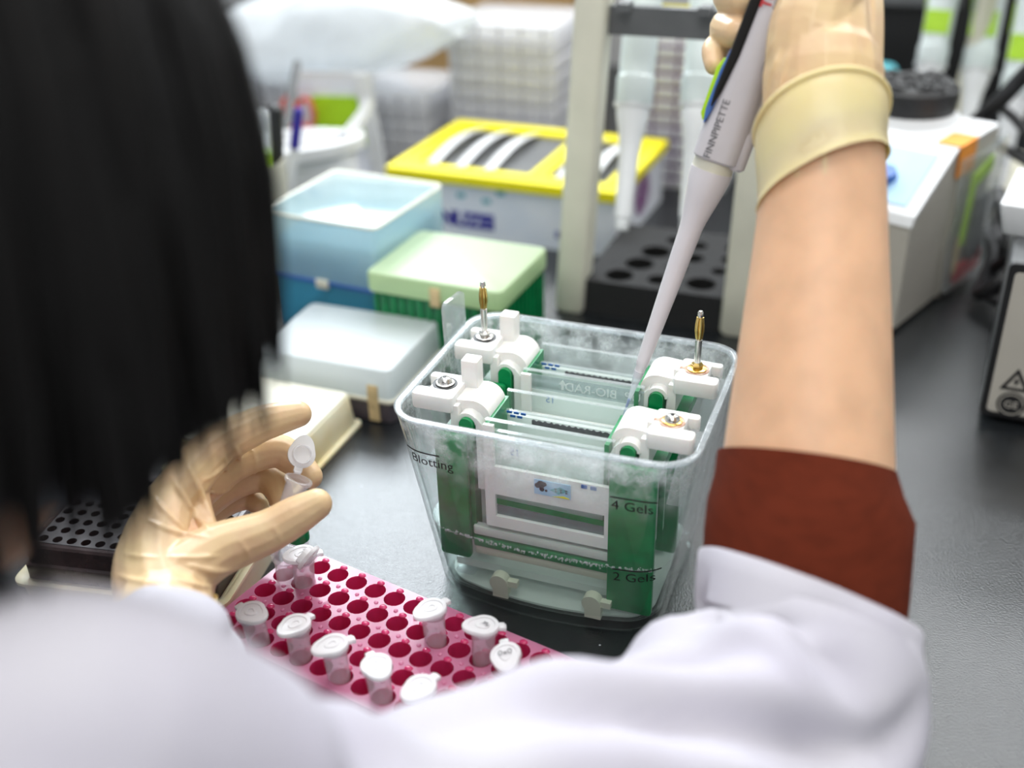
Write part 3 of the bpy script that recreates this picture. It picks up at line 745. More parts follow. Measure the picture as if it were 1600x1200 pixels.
for x, z in ((-4.2, 4.3), (.2, 5.0), (-1.4, 4.0), (-8.0, 3.6)):
    part('print_mark', 'teal_print', t, lambda q: q.rbox((x, -8.63, z), (.9, .02, .5), .2, .005))
def oval(q, rx, rz, dx):
    q.prism([(1.0 + rx * math.cos(R_(a)), 3.4 + rz * math.sin(R_(a))) for a in range(0, 360, 20)], 'x', 12.01, 12.02 + dx)
part('oval_emblem', 'purple_ink', t, lambda q: oval(q, 2.6, 2.2, .02), 0)
text('S', 2.2, 'white_card', t, frame((12.06, 1.0, 3.4), (0, 1, 0), (0, 0, 1)), 'emblem_mark', .005, 'CENTER')
part('oval_emblem_ring', 'white_card', t, lambda q: q.prism([(1.0 + r * math.cos(R_(a)), 3.4 + r * .85 * math.sin(R_(a))) for r, sg in ((2.0, 1),) for a in range(0, 360, 20)] + [(1.0 + 1.85 * math.cos(R_(a)), 3.4 + 1.57 * math.sin(R_(a))) for a in range(340, -1, -20)], 'x', 12.04, 12.05), 0)

# ================================================================ stacks of dishes and purple trays
def stack(name, label, cat, c, yaw, w, d, n, th, mat, mat2, gap=.12, group=None):
    t = thing(name, label, cat, c, yaw, group)
    b1 = MB(); b1.rbox((0, 0, 0), (w, d, th - gap), .6, .12); m1 = b1.mesh('tray', mat)
    b2 = MB(); b2.rbox((0, 0, 0), (w - .5, d - .5, gap), .5, .02); m2 = b2.mesh('joint', mat2)
    b3 = MB(); b3.box((0, -d / 2 - .02, th * .45), (.3, .08, th * .6)); m3 = b3.mesh('divider', mat2, 0)
    for k in range(n):
        o = link(bpy.data.objects.new('tray', m1), t); o.location = (random.uniform(-.1, .1) * U, random.uniform(-.1, .1) * U, k * th * U)
        for q in range(5):
            o2 = link(bpy.data.objects.new('divider', m3), o); o2.location = ((-w / 2 + w * (q + .5) / 5) * U, 0, 0)
        if k < n - 1:
            o = link(bpy.data.objects.new('joint', m2), t); o.location = (0, 0, ((k + 1) * th - gap) * U)
    return t
stack('dish_stack', 'shorter stack of clear grey plastic trays under the white bag', 'trays', (-12.5, 140, 0), R_(-22), 11.5, 12, 5, 1.7, 'dish_stack', 'joint_grey', group='stacked trays')
stack('dish_stack', 'taller stack of clear grey plastic trays beside the stand post', 'trays', (1.8, 137, 0), R_(-22), 13.5, 12, 9, 1.85, 'dish_stack', 'joint_grey', group='stacked trays')
stack('tray_stack', 'stack of purple trays seen between the stand posts', 'trays', (20.5, 126, 0), R_(-22), 12, 10, 12, 1.45, 'dish_stack', 'purple_tray', .42, group='stacked trays')
stack('dish_stack', 'low stack of clear grey trays under the left end of the white bag', 'trays', (-31, 147, 0), R_(-22), 13, 12, 5, 1.75, 'dish_stack', 'joint_grey', group='stacked trays')
# crumpled white bag on top
b = MB(); rnd = random.Random(11)
rs = []
for i in range(19):
    a = math.pi * i / 18
    rg = []
    for k in range(36):
        q = 2 * math.pi * k / 36
        r = 1 + .09 * math.sin(3 * q + 2 * a) + .06 * math.sin(7 * q - 3 * a) + .05 * math.sin(11 * q + 5 * a) + rnd.uniform(-.03, .03)
        s_ = max(math.sin(a), .01)
        rg.append(Vector((18.5 * r * s_ * math.cos(q), 8 * r * s_ * math.sin(q), -5.2 * math.cos(a) * (1 + .12 * math.sin(4 * q)) + 1.4 * math.cos(q) * s_)))
    rs.append(rg)
b.loft(rs)
o = b.build('plastic_bag', 'bag_film', None, 60); o.location = Vector((-21.5, 138.5, 14.6)) * U; o.rotation_euler = (0, R_(-5), R_(-22))
tag(o, 'crumpled translucent white plastic bag lying on the tray stack', 'bag')
t = thing('carton', 'brown cardboard carton at the very back', 'box', (0, 174, 0), R_(-22))
part('carton_body', 'cardboard', t, lambda q: q.box((0, 0, 12), (26, 14, 24)), 0)
part('flap', 'cardboard', t, lambda q: (q.box((-6.6, -3, 24.2), (12.8, 7, .3)), q.box((6.6, -3, 24.2), (12.8, 7, .3))), 0)
part('packing_tape', 'cream_lid', t, lambda q: q.box((0, 0, 24.4), (4, 14.2, .06)), 0)
t = thing('carton', 'pale grey carton behind the taller tray stack', 'box', (24, 184, 0), R_(-22))
part('carton_body', 'wall_paint', t, lambda q: q.box((0, 0, 14), (17, 14, 28)), 0)
part('flap', 'paper_white', t, lambda q: q.box((0, -3, 28.2), (17, 7, .3)), 0)

# ================================================================ desk clutter at the left back
pc = at(412, 262, 118); pc.z = 0
t = thing('pen_cup', 'cream cup holding pens beside the dark hair', 'cup', (-25.3, 106, 0), 0)
part('cup', 'cream_plastic', t, lambda q: q.lathe([(3.2, 0), (3.4, .3), (3.6, 9.5), (3.4, 9.5), (3.2, .6), (.1, .5)], 28))
def pen(label, x, y, dx, dy, L, r, mat, capmat):
    t = thing('pen', label, 'pen', (-25.3 + x, 106 + y, .7), 0, 'pens in the cup')
    d = Vector((dx, dy, 1)).normalized()
    part('barrel', mat, t, lambda q: q.tube([(0, 0, 0), d * L * .72], r, 12))
    part('pen_cap', capmat, t, lambda q: q.tube([d * L * .70, d * L * .71, d * L * .98, d * L], [r * .9, r * 1.15, r * 1.1, r * .6], 12))
pen('yellow-green highlighter in the cream cup', 1.2, -1.6, .08, .0, 14.2, .75, 'lime_label', 'tip_plastic')
pen('thick dark marker in the cream cup', 1.9, .2, .1, .05, 14.0, .7, 'black_rubber', 'black_rubber')
pen('white pen with a blue cap in the cream cup', 2.4, 1.0, .22, .1, 13.6, .45, 'paper_white', 'navy_ink')
pen('thin grey pen leaning left in the cream cup', -.6, .6, -.15, .1, 13.5, .4, 'grey_metal', 'steel')
o = part('long_rod', 'grey_metal', None, lambda q: q.tube([(-24.6, 107.2, 1.5), tuple(at(465, 98, 124))], [.45, .45], 10))
tag(o, 'long dark rod leaning out of the pen cup', 'rod')
t = thing('tape_dispenser', 'white plastic tape dispenser with an oval ring', 'dispenser', (-22.3, 115, 0), R_(18))
def ring(q, rx, ry, z0, z1, wdt):
    rs = []
    for o_, z in ((0, z0), (0, z1), (-wdt, z1), (-wdt, z0)):
        rs.append([Vector(((rx + o_) * math.cos(R_(a)), (ry + o_) * math.sin(R_(a)), z)) for a in range(0, 360, 10)])
    q.loft(rs, loop=True)
part('oval_ring', 'paper_white', t, lambda q: ring(q, 7.6, 3.8, 7.4, 8.6, 1.3))
part('stand_body', 'paper_white', t, lambda q: q.rbox((0, 0, 0), (13, 5.6, 7.4), 2.3, .4))
part('tape_roll', 'tube_lid', t, lambda q: ring(q, 4.8, 2.3, 8.0, 9.2, 1.0))
part('arm', 'paper_white', t, lambda q: q.tube([(6, 1, 8.0), (8.2, 2.2, 10), (9, 2.5, 11.4)], [.9, .7, .5], 10))
t = thing('file_stand', 'upright white file holder with a lime green card inside', 'file holder', (-19.5, 128, 0), R_(-12))
part('back_panel', 'paper_white', t, lambda q: q.box((0, 1.0, 6.2), (9, .4, 12.4)), 0)
part('green_card', 'lime_label', t, lambda q: q.box((.3, .1, 6.9), (6.0, .3, 5.6)), 0)
part('pink_card', 'white_card', t, lambda q: q.box((-.5, .55, 5.6), (8, .2, 11)), 0)
part('white_upright', 'paper_white', t, lambda q: q.box((4.4, -.6, 6.4), (1.6, .8, 12.4), Matrix.Rotation(R_(-7), 3, 'Y')), 0)
part('base', 'paper_white', t, lambda q: q.box((0, 0, .3), (11, 4, .6)), 0)
t = thing('scissors', 'red-handled scissors standing beside the green card', 'scissors', (-23.6, 127, 2.4), R_(-12))
for s in (-1, 1):
    part('handle_loop', 'red_plastic', t, lambda q: q.tube([(s * 1.0 + .9 * math.cos(R_(a)), 0, 5.8 + 1.7 * math.sin(R_(a))) for a in range(0, 361, 24)], .3, 8))
    part('blade', 'steel', t, lambda q: q.prism([(s * .7, 4.5), (s * .2, 4.5), (-s * .3, -2.3)], 'y', s * .1, s * .1 + .12), 0)
o = part('cap_blue', 'screen_blue', None, lambda q: q.rbox((at(490, 125, 133).x, at(490, 125, 133).y, at(490, 125, 133).z), (4.2, 2.2, 1.2), .5, .3))
o.name = 'blue_clip'; tag(o, 'small pale blue clip near the bag', 'clip')
# ================================================================ foam block and pipette stand
t = thing('foam_block', 'black foam block with large round holes under the pipette stand', 'foam block', (6.3, 89.9, 0), R_(-22))
FB = 3.2
foam_holes = [(2.9, 1.9, 1.25), (4.6, 8.0, 1.35), (3.9, 4.9, 1.3), (6.4, 2.0, .95), (7.3, 4.9, .95), (8.2, 7.6, .95), (10.1, 2.3, 1.3), (11.0, 5.4, .7), (11.5, 8.2, .9), (8.0, 10.6, .8), (5.6, 11.2, .8), (11.3, 11.0, .9)]
def foam_top(q):
    # top sheet: grid of cells, each hole ringed
    W, D = 13.0, 14.0; n = 65; m_ = 70
    inh = lambda x, y: any((x - hx) ** 2 + (y - hy) ** 2 < hr * hr for hx, hy, hr in foam_holes)
    vs = []; idx = {}
    for i in range(n + 1):
        for j in range(m_ + 1):
            x, y = W * i / n, D * j / m_
            for hx, hy, hr in foam_holes:
                dx, dy = x - hx, y - hy; d = math.hypot(dx, dy)
                if abs(d - hr) < .145 and d > 0: x, y = hx + dx / d * hr, hy + dy / d * hr
            idx[i, j] = len(vs); vs.append(Vector((x, y, FB)))
    fs = []
    for i in range(n):
        for j in range(m_):
            c = [vs[idx[a]] for a in ((i, j), (i + 1, j), (i + 1, j + 1), (i, j + 1))]
            mx = sum((p for p in c), Vector()) / 4
            if not inh(mx.x, mx.y): fs.append((idx[i, j], idx[i + 1, j], idx[i + 1, j + 1], idx[i, j + 1]))
    q.add(vs, fs)
    q.add([Vector(p) for p in ((0, 0, 0), (W, 0, 0), (W, D, 0), (0, D, 0), (0, 0, FB), (W, 0, FB), (W, D, FB), (0, D, FB))], [(0, 1, 5, 4), (1, 2, 6, 5), (2, 3, 7, 6), (3, 0, 4, 7), (0, 3, 2, 1)])
part('foam_body', 'foam_black', t, foam_top, 0)
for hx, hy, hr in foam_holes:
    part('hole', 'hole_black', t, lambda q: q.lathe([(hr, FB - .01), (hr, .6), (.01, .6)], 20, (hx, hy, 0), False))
t = thing('pipette_stand', 'cream two-post pipette stand with a dark cross bar', 'stand', (0, 0, 0))
def post(q, b0, b1, w, d):
    rs = []
    for k in range(9):
        p = Vector(b0).lerp(Vector(b1), k / 8); s_ = .85 if k == 0 else 1
        rs.append([p + lx * x + ly * y for x, y in rrect(w * s_, d * s_, .5)])
    q.loft([[p + Vector((0, 0, .0)) for p in rs[0]]] + [[p + Vector((0, 0, .4)) for p in [Vector(b0) + lx * x + ly * y for x, y in rrect(w, d, .5)]]] + rs[1:])
part('post', 'cream_plastic', t, lambda q: post(q, (5.6, 91.0, 0), (7.9, 91.6, 36), 2.7, 2.6))
part('post', 'cream_plastic', t, lambda q: post(q, (19.3, 85.4, 0), (20.5, 86, 36), 2.6, 2.6))
part('cross_bar', 'grey_metal', t, lambda q: q.box((13.4, 89.2, 25.0), (13.6, 1.0, 2.2), LAB))
part('yellow_plate', 'yellow_card', t, lambda q: q.box(at(1062, 22, 95), (3.2, .15, 1.5), LAB), 0)
part('plate_print', 'black_ink', t, lambda q: (q.box(at(1082, 22, 94.8), (.5, .12, .8), LAB)), 0)
for u in (-4.2, 2.2):
    part('hook', 'grey_metal', t, lambda q: q.box(Vector((13.4, 88.3, 26.2)) + lx * u, (1.0, 1.6, .6), LAB))
def along(p0, p1, towards=None):
    z = (p1 - p0).normalized(); y = (CAM - p0) if towards is None else towards
    y = (y - z * y.dot(z)).normalized(); x = y.cross(z)
    mt = Matrix((x, y, z)).transposed().to_4x4(); mt.translation = p0; return mt
def hang_pipette(label, p0, p1, k, lime=False, group=None):
    """k = half width of the grip (cm); p0 nozzle end, p1 somewhere up the grip"""
    t = thing('pipette', label, 'pipette', (0, 0, 0), 0, group); mt = along(p0, p1)
    mm = mt.copy(); mm.translation = mt.translation * U; t.matrix_world = mm
    L = (p1 - p0).length
    part('nozzle', 'pipette_white', t, lambda q: q.lathe([(k * .30, 0), (k * .34, .1), (k * .36, 1.0), (k * .42, 1.1), (k * .5, L * .33), (k * .62, L * .42), (k * .82, L * .50), (k * .84, L * .55)], 20))
    part('grip', 'pipette_pale', t, lambda q: (q.loft([[Vector((x, y, z)) for x, y in rrect(w_, w_ * 1.1, w_ * .4)] for w_, z in ((k * 1.7, L * .545), (k * 1.85, L * .56), (k * 1.9, L * .66), (k * 1.75, L * .67), (k * 1.85, L * 1.0), (k * 2.0, L * 1.25))])))
    part('collar', 'pipette_white', t, lambda q: q.lathe([(k * .9, L * .53), (k * .98, L * .54), (k * .98, L * .555), (k * .9, L * .56)], 20))
    part('plunger', 'pipette_white', t, lambda q: q.lathe([(k * .4, L * 1.25), (k * .4, L * 1.4), (k * .6, L * 1.4), (k * .6, L * 1.45)], 16))
    part('finger_hook', 'pipette_pale', t, lambda q: q.rbox((0, k * 1.0, L * 1.15), (k * 1.0, k * 1.2, k * .5), .2, .1))
    if lime:
        part('lime_label', 'lime_label', t, lambda q: q.box((k * .1, k * 1.02, L * .80), (k * 1.5, .1, L * .145)), 0)
        part('lime_label', 'lime_label', t, lambda q: q.box((k * .96, 0, L * .98), (.1, k * 1.2, L * .15)), 0)
    return t
hang_pipette('pale pipette hanging from the stand behind the held pipette, left one', at(971, 360, 95), at(1006, 0, 93.5), 1.68, group='pipettes on the stand')
hang_pipette('pale pipette hanging from the stand, right one half hidden by the held pipette', at(1072, 360, 96), at(1106, 0, 95), 1.68, group='pipettes on the stand')

# ================================================================ equipment at the right
MX = (32.3, 84.1, 0); MYAW = R_(47.6)
t = thing('vortex_mixer', 'white bench mixer with sloped blue panel and black cup, orange tape on its edge', 'mixer', MX, MYAW)
prof = [(0, .5), (0, 9.6), (.4, 10.2), (7.0, 13.9), (7.6, 14.1), (16, 14.1), (16.3, 13.8), (16.3, .5)]
part('housing', 'beige_metal', t, lambda q: q.prism(prof, 'y', 0, 13), 30)
part('top_cover', 'paper_white', t, lambda q: q.prism([(-.1, 9.55), (.3, 10.35), (6.9, 14.05), (7.6, 14.3), (16.1, 14.3), (16.1, 14.05), (7.6, 14.05), (7.0, 13.8), (.5, 10.1), (0, 9.55)], 'y', -.12, 13.1), 30)
part('control_panel', 'screen_blue', t, lambda q: q.add([Vector(p) for p in ((1.0, 1.0, 10.88), (6.2, 1.0, 13.8), (6.2, 11, 13.8), (1.0, 11, 10.88), (1.0, 1.0, 10.6), (6.2, 1.0, 13.5), (6.2, 11, 13.5), (1.0, 11, 10.6))], [(0, 1, 2, 3), (0, 4, 5, 1), (1, 5, 6, 2), (2, 6, 7, 3), (3, 7, 4, 0)]), 0)
part('dial', 'blue_label', t, lambda q: q.cyl((3.2, 4.0, 11.9), (2.9, 4.0, 12.7), 1.0, .9, 20))
for k in range(4):
    part('foot', 'black_rubber', t, lambda q: q.cyl(((1.5, 14.5)[k % 2], (1.5, 11.5)[k // 2], 0), ((1.5, 14.5)[k % 2], (1.5, 11.5)[k // 2], .6), .9, .8, 14))
part('side_recess', 'beige_metal', t, lambda q: q.box((8.6, -.06, 6.8), (.15, .12, 13)), 0)
cupw = Matrix.Rotation(-MYAW, 3, 'Z') @ (Vector((36.3, 99.2, 0)) - Vector(MX))
part('cup_base', 'paper_white', t, lambda q: q.lathe([(4.4, 14.2), (4.3, 14.6), (3.9, 14.9)], 32, (cupw.x, cupw.y, 0)))
def cuph(q):
    rs = []
    for r, z in ((3.6, 14.8), (3.9, 15.0), (4.0, 16.2), (3.95, 16.9), (3.5, 17.3), (2.2, 17.35), (1.8, 16.9), (.01, 16.8)):
        rs.append([Vector((cupw.x + r * (1 + (.02 if k % 2 else 0)) * math.cos(2 * math.pi * k / 60), cupw.y + r * math.sin(2 * math.pi * k / 60), z)) for k in range(60)])
    q.loft(rs)
cp = part('rubber_cup', 'black_rubber', t, cuph)
b = MB(); rnd = random.Random(5)
for k in range(120):
    a = rnd.uniform(0, 6.28); r = 3.6 * math.sqrt(rnd.random()); b.ball((cupw.x + r * math.cos(a), cupw.y + r * math.sin(a), 17.2 + rnd.uniform(0, .25)), rnd.uniform(.2, .42), 6, 4)
o = b.build('rubber_dimples', 'black_rubber', cp); o['kind'] = 'stuff'
part('orange_tape', 'orange_tape', t, lambda q: (q.box((9.3, .8, 14.36), (3.6, 2.2, .05)), q.box((9.3, -.2, 13.0), (3.6, .06, 2.8))), 0)
# clear bag hung on the side of the mixer
t2 = thing('poly_bag', 'clear plastic bag with green strips taped to the side of the mixer', 'bag', MX, MYAW)
def pbag(q):
    rs = []
    for i in range(9):
        x = 7.6 + 9.4 * i / 8
        rs.append([Vector((x + .2 * math.sin(z * .9 + i), -.5 - s * (.35 + .5 * math.sin(math.pi * i / 8)) - .12 * math.sin(z * 1.7 + i * 1.1), z)) for s in (0, 1) for z in ([1.2, 3.5, 6, 8.5, 11, 13.2] if s == 0 else [13.2, 11, 8.5, 6, 3.5, 1.2])])
    q.loft(rs)
part('film', 'poly_bag', t2, pbag, 50)
part('green_strip', 'lime_label', t2, lambda q: q.box((10.3, -.75, 8.2), (1.1, .15, 6.4), Matrix.Rotation(R_(6), 3, 'Y')), 0)
part('green_strip', 'lime_label', t2, lambda q: q.box((12.4, -.8, 11.2), (3.6, .15, 1.3), Matrix.Rotation(R_(-14), 3, 'Y')), 0)
part('brown_strip', 'masking_tape', t2, lambda q: q.box((9.6, -.7, 4.2), (.7, .15, 3.4)), 0)
part('dark_insert', 'grey_metal', t2, lambda q: q.box((13.4, -.7, 5.6), (2.6, .2, 6.0)), 0)
part('red_label', 'red_ink', t2, lambda q: q.box((12.6, -.72, 2.2), (5.6, .16, 1.6)), 0)
# pipettes in the carousel
car = thing('pipette_carousel', 'pipette carousel with a beige post behind the mixer', 'stand', (52, 124, 0), 0)
part('base', 'cream_plastic', car, lambda q: q.lathe([(9, 0), (9, 1.0), (8, 1.8), (1.4, 2.2)], 36))
part('post', 'cream_plastic', car, lambda q: q.tube([(-1.5, 0, 2), (1.2, 0, 34)], 1.0, 14))
part('ring', 'grey_metal', car, lambda q: q.lathe([(7, 30), (7.6, 30.2), (7.6, 31.4), (7, 31.6)], 36))
hang_pipette('pale pipette with a lime label nearest the mixer cup', at(1428, 235, 124), at(1476, -10, 122), 1.72, True, 'pipettes in the carousel')
hang_pipette('pale pipette with a lime label in the middle of the carousel', at(1500, 250, 124), at(1549, -10, 122), 1.78, True, 'pipettes in the carousel')
hang_pipette('pale pipette with a lime label at the right frame edge', at(1557, 300, 118), at(1612, 25, 116), 1.8, True, 'pipettes in the carousel')
# dark cabinet and cables
t = thing('dark_cabinet', 'black equipment case in the dark behind the gloved wrist', 'cabinet', (67, 166, 0), R_(-22))
part('case', 'black_rubber', t, lambda q: q.rbox((0, 0, 0), (58, 26, 34), 1, .4))
part('front_bar', 'grey_metal', t, lambda q: q.box((-14, -13.3, 21), (26, .8, 2.2)), 0)
part('front_bar', 'grey_metal', t, lambda q: q.box((-14, -13.3, 13.4), (26, .8, 1.6)), 0)
o = part('bottle_cap', 'teal_print', None, lambda q: q.lathe([(2.2, 0), (2.0, 10), (1.6, 10.4), (.01, 10.4)], 20, (44.5, 133, 0))); o.name = 'teal_bottle'
tag(o, 'teal capped bottle behind the black cup', 'bottle')
t = thing('grey_carton', 'small beige carton behind the cables at the right edge', 'box', (67, 117, 0), R_(-20))
part('carton_body', 'cream_lid', t, lambda q: q.rbox((0, 0, 0), (12, 9, 6), .3, .1)); part('lid_seam', 'grey_ink', t, lambda q: q.box((0, -4.52, 4.4), (12, .06, .1)), 0)
def cable(label, pts, r, name='power_cable'):
    P = [Vector(p[:3]) for p in catmull([tuple(p) for p in pts], 8)]
    o = part(name, 'cable_black', None, lambda q: q.tube(P, r, 8)); tag(o, label, 'cable', 'black cables')
cable('thick black cable rising to the right behind the mixer', [at(1490, 225, 112), at(1520, 195, 110), at(1560, 160, 106), at(1600, 118, 104), at(1660, 60, 100)], .8)
cable('black cable looping along the right edge', [at(1540, 215, 112), at(1575, 235, 108), at(1620, 262, 104)], .5)
cable('black cable hanging beside the third carousel pipette', [at(1560, 165, 108), at(1585, 185, 107), at(1610, 215, 106)], .45)
cable('black cable coiled on the bench behind the power supply', [at(1560, 300, 103), at(1572, 345, 100), at(1580, 395, 97), at(1548, 425, 100), at(1530, 460, 98), at(1565, 440, 96), at(1625, 392, 97)], .6)
cable('black cable bunched on the bench beside the hanging bag', [at(1550, 300, 106), at(1542, 350, 104), at(1550, 395, 101), at(1538, 440, 99), at(1555, 470, 96), at(1575, 455, 96), at(1640, 430, 95)], .5)
cable('thin black cable lying between mixer and power supply', [at(1548, 330, 107), at(1560, 372, 103), at(1552, 400, 103), at(1585, 380, 102), at(1630, 360, 102)], .45)
# power supply
t = thing('power_supply', 'grey power supply with a cream front panel at the right edge', 'power supply', (34.3, 70.4, 0), R_(-25))
part('case', 'grey_metal', t, lambda q: q.rbox((9, 9, .6), (18, 18, 11.8), .4, .25))
part('front_bezel', 'black_rubber', t, lambda q: q.prism([(x + 9, y + 6.5) for x, y in rrect(18, 11.9, .4)], 'y', -.35, .1))
part('front_panel', 'beige_metal', t, lambda q: q.prism([(x + 9, y + 6.4) for x, y in rrect(17.1, 10.9, .3)], 'y', -.42, -.3))
part('foot', 'black_rubber', t, lambda q: [q.cyl((x, y, 0), (x, y, .7), .7, .7, 12) for x in (1.5, 16) for y in (2, 16)])
text('Electrophoresis', .95, 'black_ink', t, frame((1.9, -.44, 10.7), (1, 0, 0), (0, 0, 1)), 'lettering', .01)
def tri(q):
    o_ = [(1.0, 2.9), (3.0, 2.9), (2.0, 4.7)]; i_ = [(1.38, 3.12), (2.62, 3.12), (2.0, 4.25)]
    for k in range(3):
        a, b_, c_, d_ = o_[k], o_[(k + 1) % 3], i_[(k + 1) % 3], i_[k]
        q.prism([a, b_, c_, d_], 'y', -.46, -.43)
    q.prism([(2.1, 4.0), (1.8, 3.55), (2.0, 3.55), (1.9, 3.2), (2.25, 3.7), (2.05, 3.7)], 'y', -.46, -.43)
part('warning_triangle', 'black_ink', t, tri, 0)
part('round_logo', 'black_ink', t, lambda q: q.prism([(2.0 + 1.0 * math.cos(R_(a)), 1.75 + 1.0 * math.sin(R_(a))) for a in range(0, 360, 15)], 'y', -.46, -.43), 0)
part('logo_ring', 'beige_metal', t, lambda q: q.prism([(2.0 + .84 * math.cos(R_(a)), 1.75 + .84 * math.sin(R_(a))) for a in range(0, 360, 15)] + [(2.0 + .76 * math.cos(R_(a)), 1.75 + .76 * math.sin(R_(a))) for a in range(345, -1, -15)], 'y', -.475, -.46), 0)
text('GE', .8, 'beige_metal', t, frame((2.0, -.475, 1.72), (1, 0, 0), (0, 0, 1)), 'logo_letters', .008, 'CENTER')
part('grille', 'masking_tape', t, lambda q: q.box((4.9, -.44, 2.6), (.7, .06, 4.0)), 0)
part('display', 'hole_black', t, lambda q: q.rbox((10, -.5, 5.5), (7, .2, 3.4), .2, .05))
o = part('white_tray', 'paper_white', None, lambda q: (q.rbox((0, 0, 0), (9, 8, 2.4), .4, .15, taper=.5)))
o.location = Vector((41.5, 76.5, 12.42)) * U; o.rotation_euler = (0, 0, R_(-30)); tag(o, 'white plastic tray lying on the power supply', 'tray')

# ================================================================ the held pipette
T0, T1 = at(972, 655, 63.0), at(1208, 0, 54.5)
PM = along(T0, T1)
hp = thing('pipette', 'grey pipette held in the right glove with its tip over the gel', 'pipette', (0, 0, 0))
mm = PM.copy(); mm.translation = PM.translation * U; hp.matrix_world = mm
def pxy(P):
    d = P - CAM; w_ = d.dot(fw); return 800 + FPX * d.dot(cr) / w_, 600 - FPX * d.dot(cu) / w_
zax = (T1 - T0).normalized()
def s_at(py):
    a, b_ = -2.0, 40.0
    for _ in range(40):
        m_ = (a + b_) / 2
        if pxy(T0 + zax * m_)[1] > py: a = m_
        else: b_ = m_
    return a
sR, sN, sF, sC, sB = s_at(580), s_at(572), s_at(345), s_at(264), s_at(250)
def hpart(name, mat_, parent, fn, smooth=35):        # parts drawn with +x to the right of the photo
    q = MB(); fn(q); q.xf(Matrix.Scale(-1, 4, (1, 0, 0))); return q.build(name, mat_, parent, smooth)
hpart('tip', 'tip_plastic', hp, lambda q: q.lathe([(.03, 0), (.05, .02), (.12, sR * .45), (.20, sR * .75), (.25, sR * .85), (.27, sR * .86), (.31, sR), (.26, sR)], 18))
hpart('sample', 'blue_ink', hp, lambda q: q.lathe([(.02, .05), (.075, sR * .42), (.01, sR * .43)], 12))
hpart('nozzle', 'pipette_cone', hp, lambda q: q.lathe([(.22, sR - .4), (.27, sR), (.28, sN), (.34, sN + .1), (.36, sN + .4), (.5, sN + (sF - sN) * .55), (.60, sF - .4), (.66, sF + .1), (.80, sF + .8), (.96, sF + 1.6), (1.08, sC - .5), (1.10, sC - .05)], 32))
hpart('collar', 'cream_plastic', hp, lambda q: q.lathe([(1.06, sC - .08), (1.06, sB + .25)], 32))
def body(q):
    rs = []
    for w_, d_, s_, ox in ((2.15, 2.2, sB - .02, 0), (2.4, 2.5, sB + .12, 0), (2.42, 2.5, sB + 1.2, .0), (2.35, 2.5, sB + 3.0, .04), (2.1, 2.5, sB + 5.0, .1), (1.95, 2.5, sB + 8.0, .1), (2.0, 2.6, sB + 12, .1), (2.1, 2.8, sB + 14.5, .1), (1.9, 2.4, sB + 15, .1)):
        rs.append([Vector((x + ox, y, s_)) for x, y in rrect(w_, d_, .85, 6)])
    q.loft(rs)
hpart('body', 'pipette_grey', hp, body)
hpart('ejector_sleeve', 'pipette_grey', hp, lambda q: q.loft([[Vector((x + ox, y - .1, s_)) for x, y in rrect(w_, d_, .4, 4)] for w_, d_, s_, ox in ((.7, 1.7, sB - .15, 1.05), (.95, 1.9, sB + .0, 1.08), (.95, 1.9, sB + 1.7, 1.1), (.75, 1.7, sB + 1.85, 1.05), (.7, 1.7, sB + 8, .95), (.7, 1.7, sB + 14, .95))]))
hpart('body_seam', 'grey_ink', hp, lambda q: q.box((.62, 1.08, sB + 7.3), (.035, .2, 12.5)), 0)
hpart('grip_strip', 'hole_black', hp, lambda q: q.loft([[Vector((x + ox, y + .55, s_)) for x, y in rrect(w_, 1.35, .15, 3)] for w_, s_, ox in ((.08, sB + 2.6, -1.1), (.34, sB + 3.4, -1.02), (.5, sB + 5.2, -.86), (.56, sB + 8, -.78), (.56, sB + 13, -.78))]))
hpart('blue_label', 'blue_label', hp, lambda q: q.loft([[Vector((x + ox, y + .5, s_)) for x, y in rrect(w_, 1.1, .1, 3)] for w_, s_, ox in ((.05, sB + 1.7, -1.18), (.34, sB + 2.4, -1.16), (.46, sB + 4.3, -1.06), (.3, sB + 5.4, -.98))]))
hpart('lime_label', 'lime_label', hp, lambda q: q.loft([[Vector((x + ox, y + .45, s_)) for x, y in rrect(w_, 1.0, .1, 3)] for w_, s_, ox in ((.05, sB + 1.8, -1.28), (.34, sB + 2.1, -1.32), (.42, sB + 4.4, -1.28), (.2, sB + 4.9, -1.2))]))
text('FINNPIPETTE', .52, 'grey_ink', hp, frame((.45, 1.262, sB + .12), (0, 0, 1), (1, 0, 0)), 'lettering', .004)
text('THERMO', .72, 'red_ink', hp, frame((.22, 1.262, s_at(15)), (0, 0, 1), (1, 0, 0)), 'lettering', .004, bold=.02)
text('SCIENTIFIC', .36, 'black_ink', hp, frame((-.25, 1.262, s_at(13)), (0, 0, 1), (1, 0, 0)), 'lettering', .004)
hpart('plunger', 'pipette_cone', hp, lambda q: q.lathe([(.4, sB + 15), (.4, sB + 16.6), (.75, sB + 16.6), (.75, sB + 17.3), (.6, sB + 17.5)], 20))
hpart('finger_rest', 'pipette_grey', hp, lambda q: q.rbox((-.2, -1.9, sB + 13.3), (1.5, 2.2, .6), .4, .15))
# ================================================================ the person
person = thing('person', 'person with dark hair in a white lab coat, rust cuff and cream gloves, pipetting', 'person', (-26, 15, -40))
PO = Vector((-26, 15, -40))
def rel(mb): mb.xf(Matrix.Translation(-PO)); return mb
INF = [0.0]
